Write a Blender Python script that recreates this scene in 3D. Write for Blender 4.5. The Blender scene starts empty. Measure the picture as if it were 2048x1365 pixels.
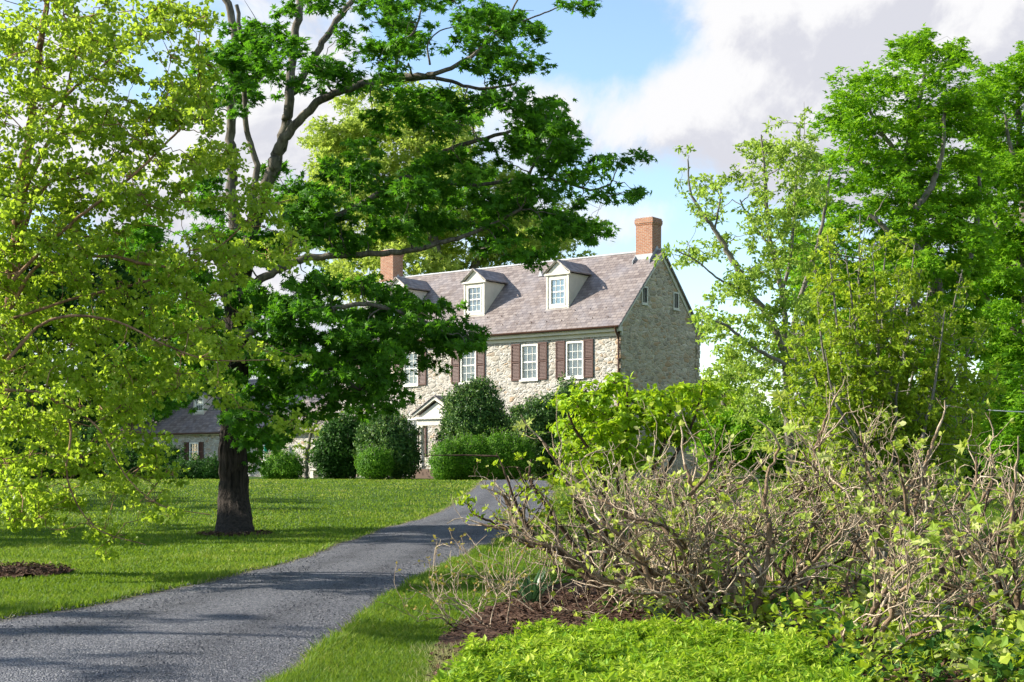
import bpy, math, random
import numpy as np
from mathutils import Vector, noise as mnoise

SC = bpy.context.scene
COL = SC.collection
F = 2850.0            # focal length of the photograph in its own pixels
HOR = 935.0           # row of the horizon
EYE = 1.6

# ------------------------------------------------------------------ camera
cam_d = bpy.data.cameras.new("camera")
cam_d.sensor_width = 36.0
cam_d.lens = 36.0 * F / 2048.0
cam_d.shift_y = (HOR - 682.5) / 2048.0
cam_d.clip_end = 4000.0
cam = bpy.data.objects.new("camera", cam_d)
cam.location = (0, 0, EYE)
cam.rotation_euler = (math.pi / 2, 0, 0)
COL.objects.link(cam)
SC.camera = cam

# ------------------------------------------------------------------ sun, sky, exposure
SUN_TO = Vector((-0.97, 0.09, 0.0)).normalized()
SUN_EL = math.radians(27)
sun_vec = Vector((SUN_TO.x * math.cos(SUN_EL), SUN_TO.y * math.cos(SUN_EL), math.sin(SUN_EL)))
sd = bpy.data.lights.new("sun", "SUN")
sd.energy = 5.0
sd.angle = math.radians(0.5)
sd.color = (1.0, 0.94, 0.84)
sun = bpy.data.objects.new("sun", sd)
sun.rotation_euler = (-sun_vec).to_track_quat('-Z', 'Y').to_euler()
sun.location = (-40, 10, 40)
COL.objects.link(sun)

vs = SC.view_settings
vs.view_transform = 'Standard'
vs.look = 'None'
vs.exposure = 1.2
vs.gamma = 1.0
cy = SC.cycles
cy.use_denoising = True
cy.use_adaptive_sampling = False
cy.use_light_tree = False
cy.max_bounces = 7
cy.diffuse_bounces = 3
cy.glossy_bounces = 2
cy.transmission_bounces = 5
cy.transparent_max_bounces = 8
cy.caustics_reflective = False
cy.caustics_refractive = False


class NT:
    """small helper for node trees"""
    def __init__(self, tree):
        self.t = tree
        self.n = tree.nodes
        self.l = tree.links

    def new(self, typ, **kw):
        nd = self.n.new(typ)
        for k, v in kw.items():
            setattr(nd, k, v)
        return nd

    def put(self, sock, v):
        if isinstance(v, bpy.types.NodeSocket):
            self.l.new(v, sock)
        else:
            sock.default_value = v

    def math(self, op, a, b=None, c=None, clamp=False):
        nd = self.new('ShaderNodeMath', operation=op, use_clamp=clamp)
        self.put(nd.inputs[0], a)
        if b is not None:
            self.put(nd.inputs[1], b)
        if c is not None:
            self.put(nd.inputs[2], c)
        return nd.outputs[0]

    def vmath(self, op, a, b=None):
        nd = self.new('ShaderNodeVectorMath', operation=op)
        self.put(nd.inputs[0], a)
        if b is not None:
            self.put(nd.inputs[1], b)
        return nd.outputs['Value'] if op in ('DOT_PRODUCT', 'LENGTH') else nd.outputs[0]

    def mix(self, fac, a, b):
        nd = self.new('ShaderNodeMix', data_type='RGBA')
        self.put(nd.inputs[0], fac)
        self.put(nd.inputs[6], a if not isinstance(a, tuple) else (*a[:3], 1))
        self.put(nd.inputs[7], b if not isinstance(b, tuple) else (*b[:3], 1))
        return nd.outputs[2]

    def ramp(self, fac, stops, interp='LINEAR'):
        nd = self.new('ShaderNodeValToRGB')
        cr = nd.color_ramp
        cr.interpolation = interp
        while len(cr.elements) < len(stops):
            cr.elements.new(0.5)
        for e, (p, c) in zip(cr.elements, stops):
            e.position = p
            e.color = (*c[:3], 1) if isinstance(c, tuple) else (c, c, c, 1)
        self.put(nd.inputs[0], fac)
        return nd.outputs[0]

    def noise(self, vec, scale, detail=3, rough=0.55, out='Fac', dist=0.0):
        nd = self.new('ShaderNodeTexNoise')
        self.put(nd.inputs['Vector'], vec)
        nd.inputs['Scale'].default_value = scale
        nd.inputs['Detail'].default_value = detail
        nd.inputs['Roughness'].default_value = rough
        nd.inputs['Distortion'].default_value = dist
        return nd.outputs[out]

    def voro(self, vec, scale, feature='F1', out='Distance', rnd=1.0):
        nd = self.new('ShaderNodeTexVoronoi', feature=feature)
        self.put(nd.inputs['Vector'], vec)
        nd.inputs['Scale'].default_value = scale
        nd.inputs['Randomness'].default_value = rnd
        return nd.outputs[out]

    def obj(self):
        return self.new('ShaderNodeTexCoord').outputs['Object']

    def scale(self, vec, s):
        return self.vmath('MULTIPLY', vec, s)


# ---- world: physical sky with cumulus placed by direction
world = bpy.data.worlds.new("World")
SC.world = world
world.use_nodes = True
w = NT(world.node_tree)
w.n.clear()
out = w.new('ShaderNodeOutputWorld')
sky = w.new('ShaderNodeTexSky', sky_type='NISHITA')
sky.sun_disc = False
sky.sun_elevation = SUN_EL
sky.sun_rotation = math.atan2(SUN_TO.x, SUN_TO.y)
sky.air_density = 1.0
sky.dust_density = 0.2
sky.ozone_density = 1.5
skybg = w.new('ShaderNodeBackground')
w.l.new(sky.outputs[0], skybg.inputs[0])
skybg.inputs[1].default_value = 0.12

geo_dir = w.new('ShaderNodeTexCoord').outputs['Generated']
sep = w.new('ShaderNodeSeparateXYZ')
w.l.new(geo_dir, sep.inputs[0])
az = w.math('ARCTAN2', sep.outputs[0], sep.outputs[1])
el = w.math('ARCSINE', sep.outputs[2])
comb = w.new('ShaderNodeCombineXYZ')
w.l.new(az, comb.inputs[0])
w.l.new(el, comb.inputs[1])

BLOBS = [  # photo pixel centre and radii turned into azimuth and elevation, amount
    (1440, 240, 270, 110, .55), (1900, 60, 520, 170, .5), (1090, 190, 90, 70, .42), (1250, 440, 120, 50, .45),
    (1480, 330, 260, 70, .40), (620, 290, 190, 170, .5), (1620, 20, 330, 60, .40), (330, 400, 420, 330, .35),
    (1260, 85, 170, 55, -.62), (960, 70, 230, 90, -.62), (1235, 360, 110, 45, -.5), (1400, 610, 150, 120, -.75),
    (2100, 300, 350, 300, .4), (1040, 470, 120, 60, .1), (1350, 480, 120, 40, .1)]
grp = bpy.data.node_groups.new("cloud_density", 'ShaderNodeTree')
grp.interface.new_socket("v", in_out='INPUT', socket_type='NodeSocketVector')
grp.interface.new_socket("d", in_out='OUTPUT', socket_type='NodeSocketFloat')
g = NT(grp)
gi = g.new('NodeGroupInput')
go = g.new('NodeGroupOutput')
acc = g.noise(gi.outputs[0], 8.0, 10, 0.60, dist=0.35)
acc = g.math('MULTIPLY_ADD', acc, 2.6, -1.36)
for (bx, by, rx, ry, amp) in BLOBS:
    c = (math.atan((bx - 1024) / F), math.atan((HOR - by) / F), 0)
    v = g.vmath('SUBTRACT', gi.outputs[0], c)
    v = g.vmath('MULTIPLY', v, (F / rx, F / ry, 0))
    d = g.vmath('DOT_PRODUCT', v, v)
    e = g.math('EXPONENT', g.math('MULTIPLY', d, -0.7))
    acc = g.math('MULTIPLY_ADD', e, amp, acc)
g.l.new(acc, go.inputs[0])


def dens(vec):
    nd = w.new('ShaderNodeGroup')
    nd.node_tree = grp
    w.l.new(vec, nd.inputs[0])
    return nd.outputs[0]


d0 = dens(comb.outputs[0])
d1 = dens(w.vmath('ADD', comb.outputs[0], (-0.012, 0.022, 0)))
cover = w.new('ShaderNodeMapRange', interpolation_type='SMOOTHSTEP')
w.l.new(d0, cover.inputs[0])
cover.inputs[1].default_value = -0.15
cover.inputs[2].default_value = 0.45
lit = w.new('ShaderNodeMapRange', interpolation_type='SMOOTHSTEP')
w.l.new(w.math('MULTIPLY_ADD', w.math('SUBTRACT', d0, d1), 1.9, w.math('MULTIPLY', d1, -0.50)), lit.inputs[0])
lit.inputs[1].default_value = -0.65
lit.inputs[2].default_value = 0.25
ccol = w.mix(lit.outputs[0], (.32, .323, .355), (.43, .429, .435))
cbg = w.new('ShaderNodeBackground')
w.l.new(ccol, cbg.inputs[0])
cbg.inputs[1].default_value = 1.0
ms = w.new('ShaderNodeMixShader')
w.l.new(cover.outputs[0], ms.inputs[0])
w.l.new(skybg.outputs[0], ms.inputs[1])
w.l.new(cbg.outputs[0], ms.inputs[2])
w.l.new(ms.outputs[0], out.inputs[0])


# ------------------------------------------------------------------ helpers
def P(px, py, d):
    """world point seen at a pixel of the photograph, d metres in front of the camera"""
    return np.array([(px - 1024.0) / F * d, d, EYE + (HOR - py) / F * d])


def G(x, y):
    """height of the ground"""
    t = np.clip((np.asarray(y, float) - 28.0) / 32.0, 0, 1)
    return 1.05 * t * t * (3 - 2 * t)


def on_ground(px, py):
    lo, hi = 3.0, 61.0
    for _ in range(50):
        m = (lo + hi) / 2
        row = HOR + F * (EYE - float(G(0, m))) / m
        if row > py:
            lo = m
        else:
            hi = m
    return np.array([(px - 1024) / F * lo, lo, float(G(0, lo))])


def norm(v):
    return v / np.maximum(np.linalg.norm(v, axis=-1, keepdims=True), 1e-9)


class Geo:
    def __init__(self):
        self.v, self.f, self.n = [], [], 0

    def add(self, verts, faces, mat=0, rnd=0.5, smooth=False):
        verts = np.asarray(verts, float).reshape(-1, 3)
        faces = np.asarray(faces, np.int64)
        if len(faces) == 0:
            return
        m = len(faces)
        r = np.full(m, rnd, np.float32) if np.isscalar(rnd) else np.asarray(rnd, np.float32)
        self.f.append((faces + self.n, mat, r, smooth))
        self.v.append(verts)
        self.n += len(verts)

    def box(self, x0, x1, y0, y1, z0, z1, mat=0):
        v = [(x, y, z) for z in (z0, z1) for y in (y0, y1) for x in (x0, x1)]
        self.add(v, [(0, 2, 3, 1), (4, 5, 7, 6), (0, 1, 5, 4), (2, 6, 7, 3), (0, 4, 6, 2), (1, 3, 7, 5)], mat)

    def prism(self, poly, axis, a, b, mat=0):
        """extrude a 2-D polygon along an axis: x -> (y,z), y -> (x,z), z -> (x,y)"""
        k = len(poly)
        vs_ = []
        for q in (a, b):
            for (s, t) in poly:
                vs_.append({'x': (q, s, t), 'y': (s, q, t), 'z': (s, t, q)}[axis])
        self.add(vs_, [[i, (i + 1) % k, k + (i + 1) % k, k + i] for i in range(k)], mat)
        self.add(vs_[:k], [list(range(k))[::-1]], mat)
        self.add(vs_[k:], [list(range(k))], mat)

    def tube(self, pts, rad, sides=6, mat=0, rnd=0.5, tip=True):
        pts = np.asarray(pts, float)
        n = len(pts)
        rad = np.broadcast_to(np.asarray(rad, float), (n,))
        tan = norm(np.gradient(pts, axis=0))
        ref = np.where(np.abs(tan[:, 2:3]) < 0.9, np.array([[0, 0, 1.0]]), np.array([[0, 1.0, 0]]))
        if np.abs(tan[:, 2]).max() > 0.85:
            ref = np.broadcast_to(np.array([[0.31, 0.95, 0.05]]), (n, 3))
        a = norm(np.cross(tan, ref))
        b = np.cross(tan, a)
        ang = np.arange(sides) * 2 * math.pi / sides
        ring = pts[:, None] + rad[:, None, None] * (a[:, None] * np.cos(ang)[None, :, None] + b[:, None] * np.sin(ang)[None, :, None])
        i = np.arange(n - 1)[:, None] * sides
        j = np.arange(sides)[None]
        j2 = (j + 1) % sides
        q = np.stack([i + j, i + sides + j, i + sides + j2, i + j2], -1).reshape(-1, 4)
        self.add(ring.reshape(-1, 3), q, mat, rnd, True)
        if tip and sides > 3:
            e = (n - 1) * sides
            self.add(ring[-1], [list(range(sides))], mat, rnd, True)

    def build(self, name, mats, parent=None, origin=(0, 0, 0)):
        me = bpy.data.meshes.new(name)
        V = np.concatenate(self.v) - np.asarray(origin, float)
        me.vertices.add(len(V))
        me.vertices.foreach_set('co', V.astype(np.float32).ravel())
        nl = sum(f.size for f, *_ in self.f)
        nf = sum(len(f) for f, *_ in self.f)
        me.loops.add(nl)
        me.polygons.add(nf)
        me.loops.foreach_set('vertex_index', np.concatenate([f.ravel() for f, *_ in self.f]).astype(np.int32))
        sizes = np.concatenate([np.full(len(f), f.shape[1]) for f, *_ in self.f])
        me.polygons.foreach_set('loop_start', np.concatenate([[0], np.cumsum(sizes)[:-1]]).astype(np.int32))
        me.polygons.foreach_set('material_index', np.concatenate([np.full(len(f), m) for f, m, *_ in self.f]).astype(np.int32))
        me.polygons.foreach_set('use_smooth', np.concatenate([np.full(len(f), s) for f, m, r, s in self.f]))
        at = me.attributes.new('rnd', 'FLOAT', 'FACE')
        at.data.foreach_set('value', np.concatenate([r for f, m, r, s in self.f]))
        me.update(calc_edges=True)
        for m in (mats if isinstance(mats, (list, tuple)) else [mats]):
            me.materials.append(m)
        o = bpy.data.objects.new(name, me)
        COL.objects.link(o)
        if parent is not None:
            o.parent = parent
        else:
            o.location = origin
        return o


def tag(o, label=None, cat=None, group=None, kind=None):
    if label:
        o['label'] = label
    if cat:
        o['category'] = cat
    if group:
        o['group'] = group
    if kind:
        o['kind'] = kind
    return o


def thing(name, label, cat, loc, rz=0.0, group=None):
    o = bpy.data.objects.new(name, None)
    o.empty_display_size = 0.3
    COL.objects.link(o)
    o.location = tuple(float(q) for q in loc)
    o.rotation_euler = (0, 0, rz)
    return tag(o, label, cat, group)


# ------------------------------------------------------------------ materials
def new_mat(name):
    m = bpy.data.materials.new(name)
    m.use_nodes = True
    t = NT(m.node_tree)
    t.n.clear()
    o = t.new('ShaderNodeOutputMaterial')
    return m, t, o


def principled(t, o, col, rough=0.7, spec=0.3, bump=None, dist=0.02, strength=1.0, metal=0.0):
    p = t.new('ShaderNodeBsdfPrincipled')
    t.put(p.inputs['Base Color'], (*col, 1) if isinstance(col, tuple) else col)
    t.put(p.inputs['Roughness'], rough)
    p.inputs['Specular IOR Level'].default_value = spec
    p.inputs['Metallic'].default_value = metal
    if bump is not None:
        b = t.new('ShaderNodeBump')
        b.inputs['Strength'].default_value = strength
        b.inputs['Distance'].default_value = dist
        t.l.new(bump, b.inputs['Height'])
        t.l.new(b.outputs[0], p.inputs['Normal'])
    if o is not None:
        t.l.new(p.outputs[0], o.inputs[0])
    return p


def rnd_attr(t):
    a = t.new('ShaderNodeAttribute', attribute_name='rnd')
    return a.outputs['Fac']


def leaf_mat(name, dark, mid, light, trans=0.4, tcol=None, rough=0.55, spec=0.18):
    m, t, o = new_mat(name)
    r = rnd_attr(t)
    n = t.noise(t.obj(), 0.9, 2)
    f = t.math('ADD', r, t.math('MULTIPLY_ADD', n, 0.7, -0.35), clamp=True)
    col = t.ramp(f, [(0.05, dark), (0.5, mid), (0.95, light)])
    p = principled(t, None, col, rough, spec)
    tr = t.new('ShaderNodeBsdfTranslucent')
    tc = t.mix(0.65, col, tcol) if tcol else col
    t.l.new(tc, tr.inputs[0])
    ms_ = t.new('ShaderNodeMixShader')
    ms_.inputs[0].default_value = trans
    t.l.new(p.outputs[0], ms_.inputs[1])
    t.l.new(tr.outputs[0], ms_.inputs[2])
    t.l.new(ms_.outputs[0], o.inputs[0])
    return m


def bark_mat(name, dark, light, zs=0.12, scale=14.0, dist=0.03, strength=1.0):
    m, t, o = new_mat(name)
    v = t.scale(t.obj(), (1, 1, zs))
    n = t.noise(v, scale, 5, 0.65)
    big = t.noise(t.obj(), 1.6, 3)
    f = t.math('MULTIPLY_ADD', big, 0.4, t.math('MULTIPLY_ADD', n, 1.3, -0.45), clamp=True)
    f = t.math('ADD', f, t.math('MULTIPLY_ADD', rnd_attr(t), 0.5, -0.25), clamp=True)
    col = t.ramp(f, [(0.15, dark), (0.75, light)])
    principled(t, o, col, 0.9, 0.15, n, dist, strength)
    return m


def paint(name, col, rough=0.5, var=0.12):
    m, t, o = new_mat(name)
    n = t.noise(t.obj(), 3.0, 5, 0.6)
    c2 = tuple(q * (1 - 2 * var) for q in col)
    c = t.mix(t.math('MULTIPLY_ADD', n, 1.6, -0.3, clamp=True), c2, col)
    principled(t, o, c, rough, 0.3)
    return m


def stone_mat(name, mortar, mort_w, relief, shade_lift=(1, 1, 1)):
    m, t, o = new_mat(name)
    ob = t.obj()
    wob = t.noise(t.scale(ob, (1, 1, 1.5)), 2.6, 3, 0.6, out='Color')
    v = t.vmath('ADD', ob, t.scale(t.vmath('SUBTRACT', wob, (.5, .5, .5)), (.30, .30, .16)))
    v = t.scale(v, (2.2, 2.2, 5.0))
    # two stone sizes, so that the walling is not even
    e1 = t.voro(v, 1.0, 'DISTANCE_TO_EDGE', 'Distance')
    c1 = t.voro(v, 1.0, 'F1', 'Color')
    v2 = t.scale(v, (1.75, 1.75, 1.5))
    e2 = t.voro(v2, 1.0, 'DISTANCE_TO_EDGE', 'Distance')
    c2 = t.voro(v2, 1.0, 'F1', 'Color')
    sel = t.math('GREATER_THAN', t.noise(ob, 0.9, 2), 0.5)
    e = t.math('ADD', t.math('MULTIPLY', e1, t.math('SUBTRACT', 1.0, sel)), t.math('MULTIPLY', t.math('MULTIPLY', e2, 0.7), sel))
    cc = t.mix(sel, c1, c2)
    s = t.new('ShaderNodeSeparateColor')
    t.l.new(cc, s.inputs[0])
    tone = t.ramp(s.outputs[0], [(0.0, (.32, .30, .265)), (0.2, (.48, .455, .405)), (0.42, (.60, .58, .525)), (0.60, (.52, .46, .37)),
                                 (0.70, (.72, .70, .65)), (0.86, (.48, .34, .21)), (1.0, (.58, .545, .48))], 'LINEAR')
    tone = t.vmath('MULTIPLY', tone, shade_lift)
    fine = t.noise(ob, 14.0, 5, 0.7)
    tone = t.mix(t.math('MULTIPLY_ADD', fine, 2.2, -0.75, clamp=True), t.mix(0.62, tone, (.14, .125, .10)), tone)
    stain = t.noise(t.scale(ob, (1, 1, .5)), 0.45, 4, 0.6)
    tone = t.mix(t.math('MULTIPLY_ADD', stain, 1.2, -0.42, clamp=True), tone, t.mix(0.35, tone, (.42, .33, .21)))
    edge = t.new('ShaderNodeMapRange', interpolation_type='SMOOTHSTEP')
    t.l.new(t.math('MULTIPLY_ADD', fine, 0.06, t.math('SUBTRACT', e, 0.03)), edge.inputs[0])
    edge.inputs[1].default_value = mort_w * 0.4
    edge.inputs[2].default_value = mort_w
    col = t.mix(edge.outputs[0], mortar, tone)
    h = t.math('MINIMUM', t.math('MULTIPLY', e, 2.2), 0.5)
    h = t.math('MULTIPLY_ADD', fine, 0.30, h)
    h = t.math('MULTIPLY_ADD', s.outputs[1], 0.35, h)
    principled(t, o, col, 0.9, 0.15, h, relief, 1.0)
    return m


def slate_mat(name, along_y):
    m, t, o = new_mat(name)
    ob = t.obj()
    sp = t.new('ShaderNodeSeparateXYZ')
    t.l.new(ob, sp.inputs[0])
    cb = t.new('ShaderNodeCombineXYZ')
    t.l.new(sp.outputs[1 if along_y else 0], cb.inputs[0])
    t.l.new(t.math('MULTIPLY', sp.outputs[2], 1.41), cb.inputs[1])
    br = t.new('ShaderNodeTexBrick')
    br.offset = 0.5
    t.l.new(cb.outputs[0], br.inputs['Vector'])
    br.inputs['Scale'].default_value = 1.0
    br.inputs['Brick Width'].default_value = 0.30
    br.inputs['Row Height'].default_value = 0.21
    br.inputs['Mortar Size'].default_value = 0.010
    br.inputs['Mortar Smooth'].default_value = 0.3
    br.inputs['Bias'].default_value = 0.0
    br.inputs['Color1'].default_value = (.138, .106, .092, 1)
    br.inputs['Color2'].default_value = (.255, .21, .185, 1)
    br.inputs['Mortar'].default_value = (.06, .05, .05, 1)
    n1 = t.noise(ob, 0.8, 4, 0.65)
    n2 = t.noise(t.scale(cb.outputs[0], (3.3, 4.7, 0)), 1.0, 1)
    col = t.mix(t.math('MULTIPLY_ADD', n1, 3.0, -1.35, clamp=True), br.outputs['Color'], t.mix(0.5, br.outputs['Color'], (.24, .24, .27)))
    col = t.mix(t.math('MULTIPLY_ADD', n2, 2.0, -0.8, clamp=True), col, t.mix(0.35, col, (.36, .31, .29)))
    # each course of slates overlaps the one below: a saw tooth up the slope
    frac = t.math('FRACT', t.math('DIVIDE', t.math('MULTIPLY', sp.outputs[2], 1.41), 0.21))
    h = t.math('MULTIPLY_ADD', frac, -0.8, t.math('MULTIPLY', br.outputs['Fac'], -0.6))
    h = t.math('MULTIPLY_ADD', t.noise(ob, 11.0, 3), 0.5, h)
    principled(t, o, col, 0.55, 0.4, h, 0.015, 1.0)
    return m


def brick_mat(name):
    m, t, o = new_mat(name)
    ob = t.obj()
    sp = t.new('ShaderNodeSeparateXYZ')
    t.l.new(ob, sp.inputs[0])
    cb = t.new('ShaderNodeCombineXYZ')
    t.l.new(t.math('ADD', sp.outputs[0], sp.outputs[1]), cb.inputs[0])
    t.l.new(sp.outputs[2], cb.inputs[1])
    br = t.new('ShaderNodeTexBrick')
    t.l.new(cb.outputs[0], br.inputs['Vector'])
    br.inputs['Scale'].default_value = 1.0
    br.inputs['Brick Width'].default_value = 0.22
    br.inputs['Row Height'].default_value = 0.078
    br.inputs['Mortar Size'].default_value = 0.009
    br.inputs['Color1'].default_value = (.33, .135, .072, 1)
    br.inputs['Color2'].default_value = (.42, .205, .115, 1)
    br.inputs['Mortar'].default_value = (.45, .38, .31, 1)
    n = t.noise(ob, 3.5, 5, 0.6)
    col = t.mix(t.math('MULTIPLY_ADD', n, 2.0, -0.75, clamp=True), br.outputs['Color'], t.mix(0.45, br.outputs['Color'], (.16, .07, .05)))
    principled(t, o, col, 0.85, 0.2, t.math('MULTIPLY_ADD', n, 0.4, t.math('MULTIPLY', br.outputs['Fac'], -1.0)), 0.01)
    return m


def glass_mat(name):
    m, t, o = new_mat(name)
    gl = t.new('ShaderNodeBsdfGlossy')
    gl.inputs['Roughness'].default_value = 0.03
    gl.inputs['Color'].default_value = (.9, .95, 1, 1)
    tr = t.new('ShaderNodeBsdfTransparent')
    tr.inputs[0].default_value = (.86, .9, .9, 1)
    lw = t.new('ShaderNodeLayerWeight')
    lw.inputs[0].default_value = 0.35
    mx = t.new('ShaderNodeMixShader')
    t.l.new(t.math('MULTIPLY_ADD', lw.outputs['Fresnel'], 0.6, 0.10, clamp=True), mx.inputs[0])
    t.l.new(tr.outputs[0], mx.inputs[1])
    t.l.new(gl.outputs[0], mx.inputs[2])
    t.l.new(mx.outputs[0], o.inputs[0])
    return m


def ground_mat(name):
    m, t, o = new_mat(name)
    ob = t.obj()
    n1 = t.noise(ob, 0.35, 4, 0.6)
    n2 = t.noise(ob, 5.0, 4, 0.7)
    n3 = t.noise(ob, 40.0, 3, 0.7)
    col = t.ramp(t.math('MULTIPLY_ADD', n1, 0.6, t.math('MULTIPLY_ADD', n2, 0.7, -0.15)), [(0.2, (.03, .075, .010)), (0.5, (.06, .125, .014)), (0.8, (.12, .17, .03))])
    col = t.mix(t.math('MULTIPLY_ADD', n3, 1.6, -0.5, clamp=True), t.mix(0.5, col, (.025, .04, .008)), col)
    principled(t, o, col, 0.9, 0.1, t.math('MULTIPLY_ADD', n2, 0.5, n3), 0.04)
    return m


def drive_mat(name):
    m, t, o = new_mat(name)
    ob = t.obj()
    v1 = t.voro(ob, 62.0, 'F1', 'Color')
    dd = t.voro(ob, 62.0, 'F1', 'Distance')
    s = t.new('ShaderNodeSeparateColor')
    t.l.new(v1, s.inputs[0])
    big = t.noise(ob, 0.6, 5, 0.6)
    col = t.ramp(s.outputs[0], [(0.0, (.055, .057, .064)), (0.55, (.13, .133, .150)), (0.85, (.20, .202, .22)), (0.97, (.42, .41, .40))])
    col = t.mix(t.math('MULTIPLY_ADD', big, 1.6, -0.5, clamp=True), t.mix(0.35, col, (.05, .05, .055)), t.mix(0.25, col, (.20, .20, .215)))
    wear = t.math('MULTIPLY', rnd_attr(t), t.math('MULTIPLY_ADD', t.noise(ob, 1.4, 4), 2.2, -.45, clamp=True))
    dirt = t.math('MULTIPLY', t.math('MULTIPLY', rnd_attr(t), -1.0, clamp=True), t.math('MULTIPLY_ADD', t.noise(ob, 4.0, 5, .7), 2.6, -.7, clamp=True), clamp=True)
    col = t.mix(dirt, col, (.15, .115, .07))
    col = t.mix(t.math('MULTIPLY', wear, .9, clamp=True), col, t.mix(0.72, col, (.05, .05, .056)))
    patch = t.noise(ob, 2.3, 6, .7)
    col = t.mix(t.math('MULTIPLY_ADD', patch, 3.0, -1.75, clamp=True), col, t.mix(.55, col, (.27, .26, .24)))
    h = t.math('MULTIPLY_ADD', dd, -1.0, t.math('MULTIPLY', s.outputs[1], 0.8))
    principled(t, o, col, 0.8, 0.3, h, 0.02)
    return m


def mulch_mat(name):
    m, t, o = new_mat(name)
    r = rnd_attr(t)
    n = t.noise(t.obj(), 22.0, 4, 0.7)
    col = t.ramp(t.math('MULTIPLY_ADD', n, 0.6, t.math('MULTIPLY', r, 0.5), clamp=True), [(0.1, (.028, .016, .011)), (0.5, (.075, .040, .026)), (0.9, (.19, .125, .085))])
    principled(t, o, col, 0.95, 0.1, n, 0.02)
    return m


M = {}
M['stone'] = stone_mat('fieldstone_pointed', (.52, .48, .41), 0.075, 0.07)
M['stone_gable'] = stone_mat('fieldstone_rough_lifted', (.52, .46, .37), 0.04, 0.065, (1.34, 1.18, .98))  # rough stone, lightened and warmed: lifted gable shade put into the colour
M['slate'] = slate_mat('roof_slate', False)
M['slate_side'] = slate_mat('dormer_slate', True)
M['brick'] = brick_mat('chimney_brick')
M['cream'] = paint('cream_paint', (.66, .62, .52))
M['white'] = paint('white_paint', (.80, .78, .70), 0.45, 0.05)
M['shutter'] = paint('brown_shutter_paint', (.082, .033, .020), 0.5)
M['copper'] = paint('brown_gutter_metal', (.085, .040, .026), 0.4)
M['lead'] = paint('lead_flashing', (.45, .45, .46), 0.5)
M['dark'] = paint('dark_interior', (.018, .016, .015), 0.9)
M['curtain'] = paint('net_curtain', (.74, .78, .80), 0.9, 0.1)
M['door'] = paint('dark_door_paint', (.05, .03, .025), 0.4)
M['glass'] = glass_mat('window_glass')
M['lawn'] = ground_mat('lawn_ground')
M['drive'] = drive_mat('gravel_drive')
M['mulch'] = mulch_mat('bark_mulch')
M['grass'] = leaf_mat('grass_blade', (.040, .105, .008), (.115, .215, .014), (.36, .36, .07), 0.38, (.25, .37, .02))
M['straw'] = leaf_mat('dry_grass_blade', (.20, .24, .06), (.38, .38, .15), (.55, .50, .25), 0.3, None, 0.7, 0.1)
M['maple_leaf'] = leaf_mat('dark_maple_leaf', (.028, .092, .008), (.062, .175, .012), (.15, .33, .022), 0.44, (.16, .43, .012), 0.5, 0.2)
M['birch_leaf'] = leaf_mat('birch_leaf', (.12, .21, .016), (.25, .37, .025), (.45, .52, .085), 0.54, (.50, .67, .035), 0.45, 0.25)
M['bright_leaf'] = leaf_mat('bright_maple_leaf', (.06, .17, .007), (.14, .32, .010), (.30, .48, .03), 0.45, (.30, .58, .012), 0.6, 0.15)
M['pale_leaf'] = leaf_mat('pale_poplar_leaf', (.13, .24, .03), (.27, .40, .055), (.44, .54, .11), 0.47, (.44, .60, .06))
M['yellow_leaf'] = leaf_mat('yellow_green_leaf', (.09, .18, .010), (.21, .33, .016), (.44, .52, .05), 0.47, (.44, .57, .02))
M['back_leaf'] = leaf_mat('background_leaf', (.17, .26, .03), (.32, .42, .06), (.50, .56, .14), 0.48, (.50, .62, .08))
M['deep_leaf'] = leaf_mat('deep_green_leaf', (.018, .062, .008), (.042, .12, .014), (.09, .20, .026), 0.32, None)
M['holly_leaf'] = leaf_mat('holly_leaf', (.03, .085, .016), (.075, .175, .03), (.20, .31, .06), 0.28, None, 0.45, 0.3)
M['box_leaf'] = leaf_mat('box_leaf', (.05, .14, .008), (.11, .27, .014), (.24, .43, .03), 0.38, None)
M['lime_leaf'] = leaf_mat('lime_shrub_leaf', (.12, .25, .008), (.27, .45, .012), (.48, .60, .04), 0.45, (.50, .66, .015), 0.45, 0.25)
M['cover_leaf'] = leaf_mat('ground_cover_leaf', (.05, .14, .008), (.20, .36, .014), (.46, .54, .06), 0.40, (.40, .56, .02))
M['hyd_leaf'] = leaf_mat('young_hydrangea_leaf', (.16, .28, .025), (.36, .45, .07), (.62, .62, .28), 0.45, (.54, .62, .05))
M['strap_leaf'] = leaf_mat('strap_leaf', (.03, .085, .030), (.06, .14, .05), (.11, .20, .09), 0.25, None, 0.4, 0.4)
M['azalea_leaf'] = leaf_mat('bronze_azalea_leaf', (.16, .18, .03), (.36, .33, .06), (.50, .30, .08), 0.35, None, 0.5, 0.3)
M['oak_bark'] = bark_mat('furrowed_bark', (.008, .0065, .005), (.075, .058, .044), 0.09, 17.0, 0.09)  # furrowed bark taken nearly black: the trunk's shade put into the colour
M['limb_bark'] = bark_mat('grey_limb_bark', (.045, .039, .031), (.24, .21, .165), 0.3, 10.0, 0.02)
M['grey_bark'] = bark_mat('grey_bark', (.07, .062, .05), (.27, .245, .20), 0.3, 10.0, 0.02)
M['birch_bark'] = bark_mat('peeling_birch_bark', (.07, .035, .02), (.46, .28, .16), 0.8, 7.0, 0.03)
M['pale_bark'] = bark_mat('pale_bark', (.14, .11, .08), (.42, .37, .29), 0.3, 9.0, 0.02)
M['twig'] = bark_mat('weathered_twig', (.09, .058, .034), (.60, .48, .34), 0.35, 26.0, 0.02)
M['dark_twig'] = bark_mat('dark_twig', (.025, .016, .010), (.13, .085, .055), 0.4, 12.0, 0.01)
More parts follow.
